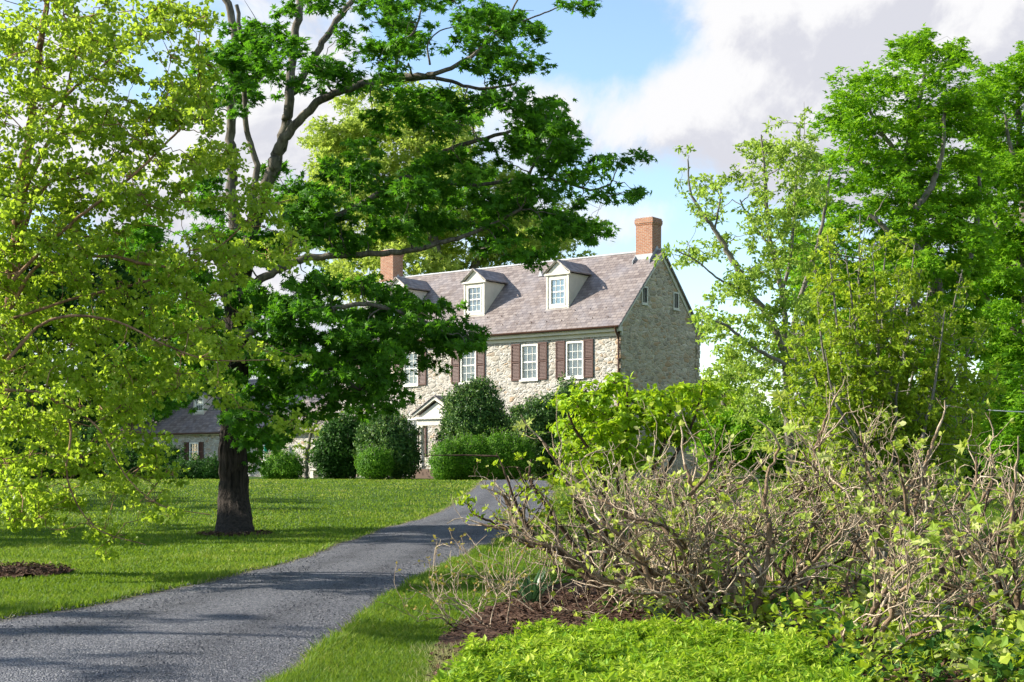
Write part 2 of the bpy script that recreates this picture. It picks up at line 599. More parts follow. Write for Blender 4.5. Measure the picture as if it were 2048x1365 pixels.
M['brown_twig'] = bark_mat('brown_twig', (.03, .019, .012), (.31, .215, .135), 0.22, 22.0, 0.03)

# ------------------------------------------------------------------ the ground
ys = np.concatenate([[-60, -20, 0], np.arange(4, 72, 1.0), [80, 100, 140, 220, 400, 900]])
xs = np.concatenate([[-700, -300, -120, -60], np.arange(-40, 41, 4.0), [60, 120, 300, 700]])
XX, YY = np.meshgrid(xs, ys)
lawn = Geo()
nx = len(xs)
i, j = np.meshgrid(np.arange(len(ys) - 1), np.arange(nx - 1), indexing='ij')
q = np.stack([i * nx + j, i * nx + j + 1, (i + 1) * nx + j + 1, (i + 1) * nx + j], -1).reshape(-1, 4)
lawn.add(np.stack([XX, YY, G(XX, YY)], -1), q, smooth=True)
tag(lawn.build('lawn', M['lawn']), kind='structure')

# driveway: left and right edges taken from the photograph, then onto the ground
L_PX = [(-900, 1420), (-300, 1290), (0, 1243), (190, 1213), (350, 1180), (480, 1152), (600, 1120), (690, 1086), (760, 1060), (830, 1042), (880, 1026), (920, 1001), (945, 980), (957, 967), (962, 962)]
R_PX = [(250, 1700), (480, 1450), (575, 1365), (650, 1300), (720, 1246), (780, 1200), (850, 1155), (930, 1112), (990, 1085), (1045, 1055), (1085, 1030), (1105, 1008), (1108, 985), (1100, 969), (1097, 963)]


def resample(pts, n):
    pts = np.asarray(pts, float)
    d = np.concatenate([[0], np.cumsum(np.linalg.norm(np.diff(pts, axis=0), axis=1))])
    s = np.linspace(0, d[-1], n)
    return np.stack([np.interp(s, d, pts[:, k]) for k in range(pts.shape[1])], -1)


def smooth_line(pts, n, it=3):
    r = resample(pts, n)
    for _ in range(it):
        r[1:-1] = (r[:-2] + 2 * r[1:-1] + r[2:]) / 4
    return r


LE = smooth_line([on_ground(*p) for p in L_PX], 160)
RE = smooth_line([on_ground(*p) for p in R_PX], 160)
rng = np.random.default_rng(3)
for E in (LE, RE):   # worn, uneven edge
    E[:, 0] += np.array([mnoise.noise(Vector((0.9 * a[1], a[0] * .3, 1.7))) for a in E]) * 0.14
cross = np.linspace(0, 1, 33)
DR = LE[:, None] * (1 - cross[None, :, None]) + RE[:, None] * cross[None, :, None]
DR[..., 2] = G(DR[..., 0], DR[..., 1]) + 0.02 + 0.035 * (1 - (2 * cross - 1) ** 2)[None]
drive = Geo()
i, j = np.meshgrid(np.arange(159), np.arange(32), indexing='ij')
q = np.stack([i * 33 + j, i * 33 + j + 1, (i + 1) * 33 + j + 1, (i + 1) * 33 + j], -1).reshape(-1, 4)
cf = (np.arange(32) + .5) / 32
trk = np.exp(-((cf - .29) / .09) ** 2) + np.exp(-((cf - .72) / .09) ** 2)
trk = trk - np.clip(1.15 - np.minimum(cf, 1 - cf) / .05, 0, 1)
drive.add(DR.reshape(-1, 3), q, 0, np.tile(trk, 159), smooth=True)
tag(drive.build('driveway', M['drive']), kind='structure')
DRIVE_POLY = np.concatenate([LE[:, :2], RE[::-1, :2]])


def inside(poly, x, y):
    poly = np.asarray(poly)
    r = np.zeros(len(x), bool)
    x1, y1 = poly[:, 0], poly[:, 1]
    x2, y2 = np.roll(x1, -1), np.roll(y1, -1)
    for a, b, c, d in zip(x1, y1, x2, y2):
        k = ((b > y) != (d > y)) & (x < (c - a) * (y - b) / (d - b + 1e-12) + a)
        r ^= k
    return r


BED_PX = [(858, 1345), (872, 1300), (915, 1252), (985, 1218), (1080, 1182), (1200, 1158), (1350, 1150), (1550, 1160), (1800, 1180), (2048, 1200), (2300, 1230), (2500, 1420), (900, 1420), (855, 1380)]
BED = smooth_line([on_ground(*p) for p in BED_PX + BED_PX[:1]], 120, 2)[:, :2]
MULCH_C, MULCH_R = np.array([-7.95, 21.0]), 1.35


def flat_patch(name, poly, cell, h, seed):
    gx = np.arange(poly[:, 0].min(), poly[:, 0].max() + cell, cell)
    gy = np.arange(poly[:, 1].min(), poly[:, 1].max() + cell, cell)
    A, B = np.meshgrid(gx, gy)
    z = np.array([mnoise.noise(Vector((a * 4, b * 4, seed))) for a, b in zip(A.ravel(), B.ravel())]).reshape(A.shape)
    n_ = len(gx)
    i, j = np.meshgrid(np.arange(len(gy) - 1), np.arange(n_ - 1), indexing='ij')
    q = np.stack([i * n_ + j, i * n_ + j + 1, (i + 1) * n_ + j + 1, (i + 1) * n_ + j], -1).reshape(-1, 4)
    cx_ = A.ravel()[q].mean(1)
    cy_ = B.ravel()[q].mean(1)
    q = q[inside(poly, cx_, cy_)]
    ge = Geo()
    ge.add(np.stack([A, B, np.full_like(A, 0.025) + h * (z + .5)], -1), q, smooth=True)
    return ge


tag(flat_patch('mulch_bed', BED, 0.12, 0.03, 2.0).build('mulch_bed', M['mulch']), kind='structure')
an = np.linspace(0, 2 * math.pi, 60)[:-1]
CIRC = MULCH_C + np.stack([np.cos(an) * MULCH_R * 1.05, np.sin(an) * MULCH_R], -1)
tag(flat_patch('mulch_ring', CIRC, 0.08, 0.06, 5.0).build('mulch_ring', M['mulch']), kind='structure')


# ------------------------------------------------------------------ leaf templates
def T(v, f):
    return np.array(v, float), np.array(f)


OVAL = T([(0, 0, 0), (-.27, .45, .07), (0, 1, -.04), (.27, .45, .07)], [(0, 3, 2), (0, 2, 1)])
BROAD = T([(0, 0, 0), (-.42, .40, .08), (-.25, .78, .05), (0, 1, -.06), (.25, .78, .05), (.42, .40, .08), (0, .5, 0)],
          [(0, 6, 2, 1), (6, 3, 2, 2), (0, 5, 4, 6), (6, 4, 3, 3)])
BROAD = T(BROAD[0], [(0, 6, 1), (6, 2, 1), (6, 3, 2), (0, 5, 6), (6, 5, 4), (6, 4, 3)])
STAR = T([(0, 0.02, 0),                       # palmate leaf: five pointed lobes
          (-.16, .12, 0), (-.62, .22, -.05), (-.24, .34, .02), (-.52, .80, -.07), (-.13, .58, .02), (0, 1.08, -.10),
          (.13, .58, .02), (.52, .80, -.07), (.24, .34, .02), (.62, .22, -.05), (.16, .12, 0)],
         [(0, 3, 2, 1), (0, 5, 4, 3), (0, 7, 6, 5), (0, 9, 8, 7), (0, 11, 10, 9)])
TRI = T([(0, 0, 0), (-.55, .55, -.05), (-.18, .45, .04), (0, 1.05, -.08), (.18, .45, .04), (.55, .55, -.05)],
        [(0, 4, 3, 2), (0, 2, 1, 0), (0, 5, 4, 0)])
TRI = T(TRI[0], [(0, 2, 1), (0, 3, 2), (0, 4, 3), (0, 5, 4)])
LANCE = T([(0, 0, 0), (-.11, .4, .03), (0, 1, -.10), (.11, .4, .03)], [(0, 3, 2), (0, 2, 1)])
LOBED = T([(0, 0, 0), (-.20, .15, .03), (-.50, .22, 0), (-.24, .42, .04), (-.46, .66, -.02), (-.15, .66, .03), (0, 1.1, -.12),
           (.15, .66, .03), (.46, .66, -.02), (.24, .42, .04), (.50, .22, 0), (.20, .15, .03), (0, .4, -.03)],
          [(0, 12, 1), (12, 2, 1), (12, 3, 2), (12, 4, 3), (12, 5, 4), (12, 6, 5), (12, 7, 6), (12, 8, 7), (12, 9, 8), (12, 10, 9), (12, 11, 10), (0, 11, 12)])


def put_leaves(ge, pos, size, rng, tmpl, up=0.8, rand=0.7, droop=0.3, out=None, outk=0.4, along=None, rnd=None, mat=0):
    n = len(pos)
    if n == 0:
        return
    N = rng.normal(size=(n, 3)) * rand
    N[:, 2] += up
    if out is not None:
        N += out * outk
    N = norm(N)
    if along is None:
        D = rng.normal(size=(n, 3))
        D[:, 2] -= droop
    else:
        D = along + rng.normal(size=(n, 3)) * 0.25
    D = norm(D - N * (D * N).sum(1, keepdims=True))
    S = np.cross(D, N)
    tv, tf = tmpl
    sz = np.broadcast_to(np.asarray(size, float), (n,)) if not callable(size) else size(n)
    V = pos[:, None] + sz[:, None, None] * (tv[None, :, 0:1] * S[:, None] + tv[None, :, 1:2] * D[:, None] + tv[None, :, 2:3] * N[:, None])
    Fc = (np.arange(n) * len(tv))[:, None, None] + tf[None]
    r = rng.random(n) if rnd is None else rnd
    ge.add(V.reshape(-1, 3), Fc.reshape(-1, tf.shape[1]), mat, np.repeat(r, len(tf)))


def ball(rng, n, shell=0.5):
    v = norm(rng.normal(size=(n, 3)))
    return v * (rng.random(n) ** shell)[:, None]


def spline(pts, per=6):
    pts = np.asarray(pts, float)
    p = np.concatenate([[2 * pts[0] - pts[1]], pts, [2 * pts[-1] - pts[-2]]])
    o = []
    for k in range(1, len(p) - 2):
        for t in np.linspace(0, 1, per, endpoint=False):
            o.append(0.5 * (2 * p[k] + (p[k + 1] - p[k - 1]) * t + (2 * p[k - 1] - 5 * p[k] + 4 * p[k + 1] - p[k + 2]) * t * t
                            + (3 * p[k] - p[k - 1] - 3 * p[k + 1] + p[k + 2]) * t ** 3))
    o.append(pts[-1])
    return np.array(o)


def sub_clumps(ells, depth, dspread, per_m2, rng):
    """scatter clump centres through ellipses (px, py, rx, ry[, depth]) of the crown"""
    out_ = []
    for e in ells:
        px, py, rx, ry = e[:4]
        d = (e[4] if len(e) > 4 else depth)
        ax, ay = rx / F * d, ry / F * d
        n = max(1, int(round(math.pi * ax * ay * per_m2)))
        ang = rng.random(n) * 2 * math.pi
        rr = np.sqrt(rng.random(n))
        dd = d + rng.uniform(-1, 1, n) * dspread * np.sqrt(np.maximum(0.1, 1 - rr ** 2 * .8))
        for k in range(n):
            c = P(px, py, d)
            out_.append((c[0] * dd[k] / d + ax * rr[k] * math.cos(ang[k]), dd[k], EYE + (c[2] - EYE) * dd[k] / d + ay * rr[k] * math.sin(ang[k])))
    return np.array(out_)


def make_tree(name, label, cat, base, limbs, centres, leafm, barkm, rng, tmpl, leaf_size, sub_r=(.45, .85), leaves=130, flat=0.55,
              up=0.8, rand=0.6, droop=0.3, twigs=5, group=None, sway=0.35, branch_r=0.014, trunk_sides=10, bare=0, ragged=0.0, loose=0.5):
    root = thing(name, label, cat, base, 0, group)
    base = np.asarray(base, float)
    tk, cr = Geo(), Geo()
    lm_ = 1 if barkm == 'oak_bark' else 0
    nodes, nrad = [], []
    for lm in limbs:
        s = spline(lm, 7)
        pts, rad = s[:, :3].copy(), np.maximum(s[:, 3], 0.006)
        jit = rng.normal(size=pts.shape) * rad[:, None] * np.where(rad[:, None] > .15, 0.04, 0.2)
        jit[0] = 0
        pts += jit
        if ragged and rad[0] > 0.2:
            # furrowed trunk: many rings, many sides, ridges pushed out
            pp = resample(np.concatenate([pts, rad[:, None]], 1), 90)
            sides = 40
            ang = np.arange(sides) * 2 * math.pi / sides
            rr = np.empty((90, sides))
            for a in range(90):
                for b in range(sides):
                    q_ = Vector((math.cos(ang[b]) * 4.5, math.sin(ang[b]) * 4.5, pp[a, 2] * 0.7))
                    rr[a, b] = 1 + ragged * .45 * (abs(mnoise.noise(q_)) * 2 - .5) + ragged * .35 * mnoise.noise(q_ * 3.1)
            flare = 1 + 0.10 * np.exp(-np.maximum(pp[:, 2] - base[2], 0) / 0.35)
            ring = pp[:, None, :3] + (pp[:, 3] * flare)[:, None, None] * rr[..., None] * np.stack([np.cos(ang), np.sin(ang), 0 * ang], -1)[None]
            i, j = np.meshgrid(np.arange(89), np.arange(sides), indexing='ij')
            j2 = (j + 1) % sides
            tk.add(ring.reshape(-1, 3), np.stack([i * sides + j, i * sides + j2, (i + 1) * sides + j2, (i + 1) * sides + j], -1).reshape(-1, 4), smooth=False)
        else:
            tk.tube(pts, rad, trunk_sides if rad[0] > .1 else 6, lm_)
        nodes.extend(pts[1:])
        nrad.extend(rad[1:])
    nodes, nrad = np.array(nodes), np.array(nrad)
    c = np.asarray(centres, float)
    d0_ = np.array([np.min(np.linalg.norm(nodes - q_, axis=1)) for q_ in c])
    order = np.argsort(d0_)
    mean = c.mean(0)
    for k in order:
        t = c[k]
        dist = np.linalg.norm(nodes - t, axis=1) + 0.5 * np.maximum(0, nodes[:, 2] - t[2]) + 0.002 / nrad
        b = int(np.argmin(dist))
        s = nodes[b]
        ln = np.linalg.norm(t - s)
        if ln > 0.15:
            mid = (s + t) / 2 + rng.normal(size=3) * ln * 0.12 + np.array([0, 0, sway * 0.3 * ln])
            pth = spline([s, mid, t], 4)
            r0 = min(nrad[b] * 0.75, branch_r * (0.5 + ln))
            rd = np.linspace(r0, max(.005, r0 * .3), len(pth))
            pth[1:-1] += rng.normal(size=(len(pth) - 2, 3)) * ln * 0.025
            tk.tube(pth, rd, 5, lm_)
            nodes = np.concatenate([nodes, pth[2:]])
            nrad = np.concatenate([nrad, rd[2:]])
        r = rng.uniform(*sub_r)
        nl = int(leaves * (r / np.mean(sub_r)) ** 2 * rng.uniform(.6, 1.35))
        # a clump is a few sprays of leaves at the ends of twigs
        ns = max(3, int(nl / 16))
        sp = ball(rng, ns, loose) * np.array([r, r, r * flat]) + t
        for a in range(min(twigs, ns)):
            m_ = (t + sp[a]) / 2 + rng.normal(size=3) * .06 * r
            tk.tube([t, m_, sp[a]], [.008 + .002 * r, .006, .003], 3)
        pick = rng.integers(0, ns, nl)
        pos = sp[pick] + rng.normal(size=(nl, 3)) * np.array([.17, .17, .09]) * r
        o_ = norm(t - mean + 1e-6)
        tone = np.clip(rng.normal(.5, .2, nl) + rng.normal(0, .1), 0, 1)
        put_leaves(cr, pos, rng.uniform(.65, 1.2, nl) * leaf_size, rng, tmpl, up, rand, droop, np.broadcast_to(o_, (nl, 3)), 0.35, rnd=tone)
    for _ in range(bare):   # dead twigs poking out of the crown
        b = rng.integers(len(nodes))
        dr = norm(nodes[b] - mean + rng.normal(size=3) * 2)
        ln = rng.uniform(.5, 1.4)
        tk.tube([nodes[b], nodes[b] + dr * ln * .5 + rng.normal(size=3) * .06, nodes[b] + dr * ln + rng.normal(size=3) * .1], [.012, .008, .004], 4)
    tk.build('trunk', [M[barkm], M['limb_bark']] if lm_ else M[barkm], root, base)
    cr.build('crown', M[leafm], root, base)
    return root


def px_limb(pts, d):
    """limb through photo pixels: (px, py, radius px[, depth])"""
    o_ = []
    for p in pts:
        dd = p[3] if len(p) > 3 else d
        o_.append((*P(p[0], p[1], dd), p[2] / F * dd))
    return o_

# ------------------------------------------------------------------ the stone house
HROT = math.atan2(-0.608, 0.794)
HB = (5.1, 66.7, 1.05)
LEN, DEP, EAVE, RIDGE = 18.45, 7.2, 7.45, 11.05
XR, XL = 0.0, -LEN


def house_world(x, y, z=0.0):
    return (HB[0] + x * .794 + y * .608, HB[1] - x * .608 + y * .794, HB[2] + z)


def wall_front(ge, x0, x1, z0, z1, y, holes, mat=0, reveal=0.14):
    """front wall at constant y with real openings and reveals; holes (x0,x1,z0,z1)"""
    xs_ = sorted({x0, x1, *[h[0] for h in holes], *[h[1] for h in holes]})
    zs_ = sorted({z0, z1, *[h[2] for h in holes], *[h[3] for h in holes]})
    for a, b in zip(xs_[:-1], xs_[1:]):
        for c, d in zip(zs_[:-1], zs_[1:]):
            mx, mz = (a + b) / 2, (c + d) / 2
            if any(h[0] < mx < h[1] and h[2] < mz < h[3] for h in holes):
                continue
            ge.add([(a, y, c), (b, y, c), (b, y, d), (a, y, d)], [(0, 1, 2, 3)], mat)
    for (a, b, c, d) in holes:
        yb = y + reveal
        ge.add([(a, y, c), (a, yb, c), (a, yb, d), (a, y, d)], [(0, 1, 2, 3)], mat)
        ge.add([(b, y, c), (b, y, d), (b, yb, d), (b, yb, c)], [(0, 1, 2, 3)], mat)
        ge.add([(a, y, d), (a, yb, d), (b, yb, d), (b, y, d)], [(0, 1, 2, 3)], mat)
        ge.add([(a, y, c), (b, y, c), (b, yb, c), (a, yb, c)], [(0, 1, 2, 3)], mat)


def make_window(root, cx, z0, w, h, y, cols=3, rows=4, curtain=True, full=True, reveal=0.08, name='window'):
    """double-hung sash window standing in an opening; the parent gets window > pane, curtain, sill"""
    y0 = y + reveal - 0.10
    fr = 0.075
    ge = Geo()
    x0, x1, z1 = cx - w / 2, cx + w / 2, z0 + h
    ge.box(x0, x0 + fr, y0, y0 + .16, z0, z1)
    ge.box(x1 - fr, x1, y0, y0 + .16, z0, z1)
    ge.box(x0 + fr, x1 - fr, y0 + .002, y0 + .158, z1 - fr, z1)
    ge.box(x0 + fr, x1 - fr, y0 + .002, y0 + .158, z0, z0 + fr)
    mid = (z0 + z1) / 2
    ge.box(x0 + fr, x1 - fr, y0 + .05, y0 + .11, mid - .03, mid + .03)
    gx0, gx1, gz0, gz1 = x0 + fr, x1 - fr, z0 + fr, z1 - fr
    for k in range(1, cols):
        x = gx0 + (gx1 - gx0) * k / cols
        ge.box(x - .012, x + .012, y0 + .055, y0 + .098, gz0, mid - .03)
        ge.box(x - .012, x + .012, y0 + .055, y0 + .098, mid + .03, gz1)
    for k in range(1, rows):
        if k * 2 == rows:
            continue
        z = gz0 + (gz1 - gz0) * k / rows
        ge.box(gx0, gx1, y0 + .058, y0 + .095, z - .012, z + .012)
    if not full:
        return ge
    wn = ge.build(name, M['white'], root)
    p = Geo()
    p.add([(gx0, y0 + .08, gz0), (gx1, y0 + .08, gz0), (gx1, y0 + .08, gz1), (gx0, y0 + .08, gz1)], [(0, 1, 2, 3)])
    p.build('pane', M['glass'], wn)
    b = Geo()
    b.box(gx0 - .02, gx1 + .02, y0 + .40, y0 + .45, gz0 - .02, gz1 + .02)
    for e in ((gx0 - .02, gx0 - .01), (gx1 + .01, gx1 + .02)):
        b.box(e[0], e[1], y0 + .165, y0 + .40, gz0, gz1)
    b.box(gx0 - .01, gx1 + .01, y0 + .165, y0 + .40, gz1 + .005, gz1 + .015)
    b.build('dark_room', M['dark'], wn)
    if curtain:
        n = 60
        t = np.linspace(0, 1, n)
        for (a, bb, ph) in ((gx0, gx0 + (gx1 - gx0) * .46, 0.0), (gx1 - (gx1 - gx0) * .46, gx1, 1.3)):
            x = a + (bb - a) * t
            yy = y0 + .23 + .03 * np.sin(t * 34 + ph)
            vv = np.concatenate([np.stack([x, yy, np.full(n, gz0)], -1), np.stack([x, yy, np.full(n, gz1)], -1)])
            k = np.arange(n - 1)
            c = Geo()
            c.add(vv, np.stack([k, k + 1, k + 1 + n, k + n], -1), smooth=True)
            c.build('curtain', M['curtain'], wn)
    s = Geo()
    s.box(x0 - .06, x1 + .06, y0 - .07, y0 + .16, z0 - .09, z0 - .002)
    s.build('sill', M['white'], wn)
    return wn


def make_shutter(root, cx, z0, w, h, y):
    ge = Geo()
    y1 = y - .015
    y0 = y1 - .045
    st = .06
    ge.box(cx - w / 2, cx - w / 2 + st, y0, y1, z0, z0 + h)
    ge.box(cx + w / 2 - st, cx + w / 2, y0, y1, z0, z0 + h)
    for (a, b) in ((z0, z0 + .09), (z0 + h * .5 - .04, z0 + h * .5 + .04), (z0 + h - .08, z0 + h)):
        ge.box(cx - w / 2 + st, cx + w / 2 - st, y0 + .003, y1 - .003, a, b)
    n = int(h / .075)
    for k in range(n):
        z = z0 + .09 + (h - .17) * (k + .5) / n
        if abs(z - (z0 + h * .5)) < .06:
            continue
        xa, xb = cx - w / 2 + st, cx + w / 2 - st
        ge.add([(xa, y0 + .008, z - .03), (xb, y0 + .008, z - .03), (xb, y1 - .008, z + .028), (xa, y1 - .008, z + .028)], [(0, 1, 2, 3)])
    ge.add([(cx - w / 2 + st, y1 - .004, z0), (cx + w / 2 - st, y1 - .004, z0), (cx + w / 2 - st, y1 - .004, z0 + h), (cx - w / 2 + st, y1 - .004, z0 + h)], [(0, 1, 2, 3)])
    return ge.build('shutter', M['shutter'], root)


def make_dormer(root, cx, b0, zr0, w, h, peak, slope_z, cols=3, rows=4, win=None, bk=None):
    """gabled dormer: front at y=b0 standing on a 45 degree roof whose surface is z = slope_z + y"""
    hw = w / 2
    zb = slope_z + b0
    zt = zb + h
    ge = Geo()
    ww, wh = win or (w - .42, h - .36)
    wz = zb + .14
    hole = (cx - ww / 2, cx + ww / 2, wz, wz + wh)
    wall_front(ge, cx - hw, cx + hw, zb - .12, zt, b0, [hole], 0, .16)
    be = zt - slope_z
    for s in (-1, 1):
        x = cx + s * hw
        ge.add([(x, b0, zb - .12), (x, b0, zt), (x, be, zt)], [(0, 1, 2)])
    ge.add([(cx - hw, b0, zt), (cx + hw, b0, zt), (cx, b0, zt + peak)], [(0, 1, 2)])
    # pediment mouldings and corner boards
    ge.box(cx - hw - .10, cx + hw + .10, b0 - .09, b0 - .002, zt - .07, zt + .03)
    ge.box(cx - hw, cx - hw + .10, b0 - .03, b0 - .002, zb - .05, zt - .07)
    ge.box(cx + hw - .10, cx + hw, b0 - .03, b0 - .002, zb - .05, zt - .07)
    ge.box(cx - hw - .03, cx + hw + .03, b0 - .07, b0 - .002, zb - .13, zb - .05)
    for s in (-1, 1):
        L = math.hypot(hw + .12, peak)
        ux, uz = -s * (hw + .12) / L, peak / L
        px_, pz_ = cx + s * (hw + .12), zt + .032
        nx_, nz_ = uz * s, abs(ux)
        poly = [(px_, pz_ - .02), (px_ + ux * L, pz_ + uz * L - .02), (px_ + ux * L, pz_ + uz * L + .055), (px_ + .055 * nx_, pz_ + .05 * nz_)]
        ge.prism(poly if s > 0 else poly[::-1], 'y', b0 - .11, b0 - .004)
    dm = ge.build('dormer', M['cream'], root)
    rf = Geo()
    oh = .16
    zr = zt + peak + .10
    br = zr - slope_z
    for s in (-1, 1):
        xe = cx + s * (hw + oh)
        sl = peak / (hw + .12)
        ze = zr - sl * (hw + oh)
        bee = ze - slope_z
        th = .05
        v = [(cx, b0 - .14, zr), (xe, b0 - .14, ze), (xe, bee, ze), (cx, br, zr), (cx, b0 - .14, zr - th), (xe, b0 - .14, ze - th), (xe, bee - .05, ze - th), (cx, br - .05, zr - th)]
        rf.add(v, [(0, 3, 2, 1) if s < 0 else (0, 1, 2, 3), (0, 1, 5, 4), (1, 2, 6, 5), (4, 5, 6, 7)])
    rf.build('dormer_roof', M['slate_side'], dm)
    wg = make_window(dm, cx, wz, ww, wh, b0, cols, rows, full=False)
    wg.build('window_frame', M['white'], dm)
    pn = Geo()
    pn.box(cx - ww / 2 + .07, cx + ww / 2 - .07, b0 + .055, b0 + .062, wz + .07, wz + wh - .07)
    pn.build('pane', M['glass'], dm)
    bkk = Geo()
    bkk.box(cx - ww / 2 - .05, cx + ww / 2 + .05, b0 + .45, b0 + .5, wz - .05, wz + wh + .05)
    bkk.build('dark_room', M['dark'], dm)
    n = 40
    t = np.linspace(0, 1, n)
    for (lo, hi, off) in ((wz + wh * .5, wz + wh, 0), (wz, wz + wh * .42, .02)):
        x = cx - ww / 2 + ww * t
        yy = b0 + .2 + off + .02 * np.sin(t * 40)
        vv = np.concatenate([np.stack([x, yy, np.full(n, lo)], -1), np.stack([x, yy, np.full(n, hi)], -1)])
        k = np.arange(n - 1)
        c = Geo()
        c.add(vv, np.stack([k, k + 1, k + 1 + n, k + n], -1), smooth=True)
        c.build('curtain', M['curtain'], dm)
    return dm


house = thing('stone_house', 'two storey fieldstone house with slate roof, two brick chimneys and brown shutters', 'house', HB, HROT)
WX = [-2.64, -5.35, -9.22, -13.1, -15.85]
WW, WZ, WH = 1.02, 4.86, 1.72
holes = [(x - WW / 2, x + WW / 2, WZ, WZ + WH) for x in WX]
GX = [-2.64, -5.35, -13.1, -15.85]
holes += [(x - WW / 2, x + WW / 2, 1.15, 1.15 + 1.95) for x in GX]
DOOR = (-9.22 - .55, -9.22 + .55, .46, 2.62)
holes.append(DOOR)
wg = Geo()
wall_front(wg, XL, XR, -.3, EAVE, 0.0, holes, 0)
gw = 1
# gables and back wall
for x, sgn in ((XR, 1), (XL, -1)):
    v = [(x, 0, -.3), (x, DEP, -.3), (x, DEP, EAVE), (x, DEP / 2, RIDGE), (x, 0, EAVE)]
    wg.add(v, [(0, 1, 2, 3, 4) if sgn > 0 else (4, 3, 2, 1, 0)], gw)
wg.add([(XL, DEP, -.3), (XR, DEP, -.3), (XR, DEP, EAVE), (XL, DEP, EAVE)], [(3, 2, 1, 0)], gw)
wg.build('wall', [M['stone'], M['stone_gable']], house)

# corner stones that stand a little proud up both edges of the gable
qn, qb = Geo(), Geo()
rq = np.random.default_rng(8)
z = -.2
while z < EAVE - .25:
    hh = rq.uniform(.10, .24)
    a, b = rq.uniform(.15, .40), rq.uniform(.15, .4)
    qn.box(-a, .028 + rq.uniform(0, .03), -.022 - rq.uniform(0, .02), .03 + b * .5, z, z + hh - .015)
    qb.box(-.02, .03 + rq.uniform(0, .05), DEP - b, DEP + rq.uniform(.02, .10), z, z + hh - .015)
    z += hh
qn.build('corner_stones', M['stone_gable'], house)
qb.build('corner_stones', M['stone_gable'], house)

# roof: slabs with the slates' own thickness
rf = Geo()
OH, RK, TH = .42, .16, .10
for s in (0, 1):
    def pt(x, b, dz):
        y = b if s == 0 else DEP - b
        return (x, y, EAVE + .12 + b + dz)
    a, b = XL - RK, XR + RK
    v = [pt(a, -OH, 0), pt(b, -OH, 0), pt(b, DEP / 2, 0), pt(a, DEP / 2, 0), pt(a, -OH, -TH), pt(b, -OH, -TH), pt(b, DEP / 2, -TH), pt(a, DEP / 2, -TH)]
    # the slope itself is cut into a grid and settles unevenly, as old slates do
    nu, nv = 60, 14
    uu, vv_ = np.meshgrid(np.linspace(a, b, nu), np.linspace(-OH, DEP / 2, nv), indexing='ij')
    sag = np.array([mnoise.noise(Vector((x_ * .5, b_ * .8, s * 9.0))) for x_, b_ in zip(uu.ravel(), vv_.ravel())]).reshape(uu.shape) * .025
    yy = vv_ if s == 0 else DEP - vv_
    i, j = np.meshgrid(np.arange(nu - 1), np.arange(nv - 1), indexing='ij')
    q = np.stack([i * nv + j, (i + 1) * nv + j, (i + 1) * nv + j + 1, i * nv + j + 1], -1).reshape(-1, 4)
    rf.add(np.stack([uu, yy, EAVE + .12 + vv_ + sag], -1), q if s == 0 else q[:, ::-1])
    rf.add(v, [(4, 7, 6, 5), (0, 1, 5, 4), (1, 2, 6, 5), (0, 4, 7, 3)] if s == 0 else [(5, 6, 7, 4), (4, 5, 1, 0), (5, 6, 2, 1), (3, 7, 4, 0)])
roof = rf.build('roof', M['slate'], house)
rc = Geo()
rc.tube([(XL - RK, DEP / 2, RIDGE + .13), (XR + RK, DEP / 2, RIDGE + .13)], .06, 6)
rc.build('ridge_cap', M['lead'], roof)
vp = Geo()
vx = -6.65
vp.tube([(vx, 2.75, EAVE + 2.85), (vx, 2.75, EAVE + 3.25)], [.05, .05], 8)
vp.prism([(vx - .14, EAVE + 2.86), (vx + .14, EAVE + 2.86), (vx + .03, EAVE + 3.12), (vx - .03, EAVE + 3.12)], 'y', 2.66, 2.9)
vp.build('vent', M['lead'], roof)
for x in np.arange(XL + .6, XR, .9):
    for b in (0.05, .55):
        xx = x + (.45 if b > .3 else 0)
        sg = Geo()
        sg.tube([(xx, b, EAVE + .13 + b), (xx, b - .02, EAVE + .19 + b)], [.022, .016], 5)
        sg.build('snow_guard', M['copper'], roof)

# rake boards, cornice, gutter, downpipe
for x0_, x1_ in ((XR + .004, XR + .05), (XL - .05, XL - .004)):
    rk = Geo()
    for s in (0, 1):
        f = (lambda b: b) if s == 0 else (lambda b: DEP - b)
        rk.prism([(f(-.34), EAVE - .58), (f(-.34), EAVE - .33), (f(DEP / 2), EAVE + DEP / 2 + .012), (f(DEP / 2), EAVE + DEP / 2 - .24)], 'x', x0_, x1_ + s * .001)
    rk.build('rake_board', M['cream'], house)
for side in (0, 1):
    cn = Geo()
    for (ya, yb, za, zb) in ((-.36, -.003, EAVE - .42, EAVE - .32), (-.29, -.004, EAVE - .54, EAVE - .421), (-.06, -.005, EAVE - .72, EAVE - .541)):
        cn.box(XL - .1, XR + .1, *((ya, yb) if side == 0 else (DEP - yb, DEP - ya)), za, zb)
    cn.build('cornice', M['cream'], house)
gu = Geo()
an_ = np.linspace(math.pi, 2 * math.pi, 7)
prof = [(-.45 + .075 * math.cos(a), EAVE - .30 + .09 * math.sin(a)) for a in an_] + [(-.375, EAVE - .29), (-.525, EAVE - .29)]
gu.prism(prof, 'x', XL - .18, XR + .18)
gu.build('gutter', M['copper'], house)
dp = Geo()
dp.tube(spline([(-.02, -.45, EAVE - .36), (-.03, -.40, EAVE - .50), (-.06, -.14, EAVE - .85), (-.06, -.11, EAVE - 1.1), (-.06, -.11, 0)], 6), .052, 8)
for zz in (1.5, 3.6, 5.6):
    dp.box(-.13, .01, -.18, -.02, zz, zz + .05)
dp.build('downpipe', M['copper'], house)

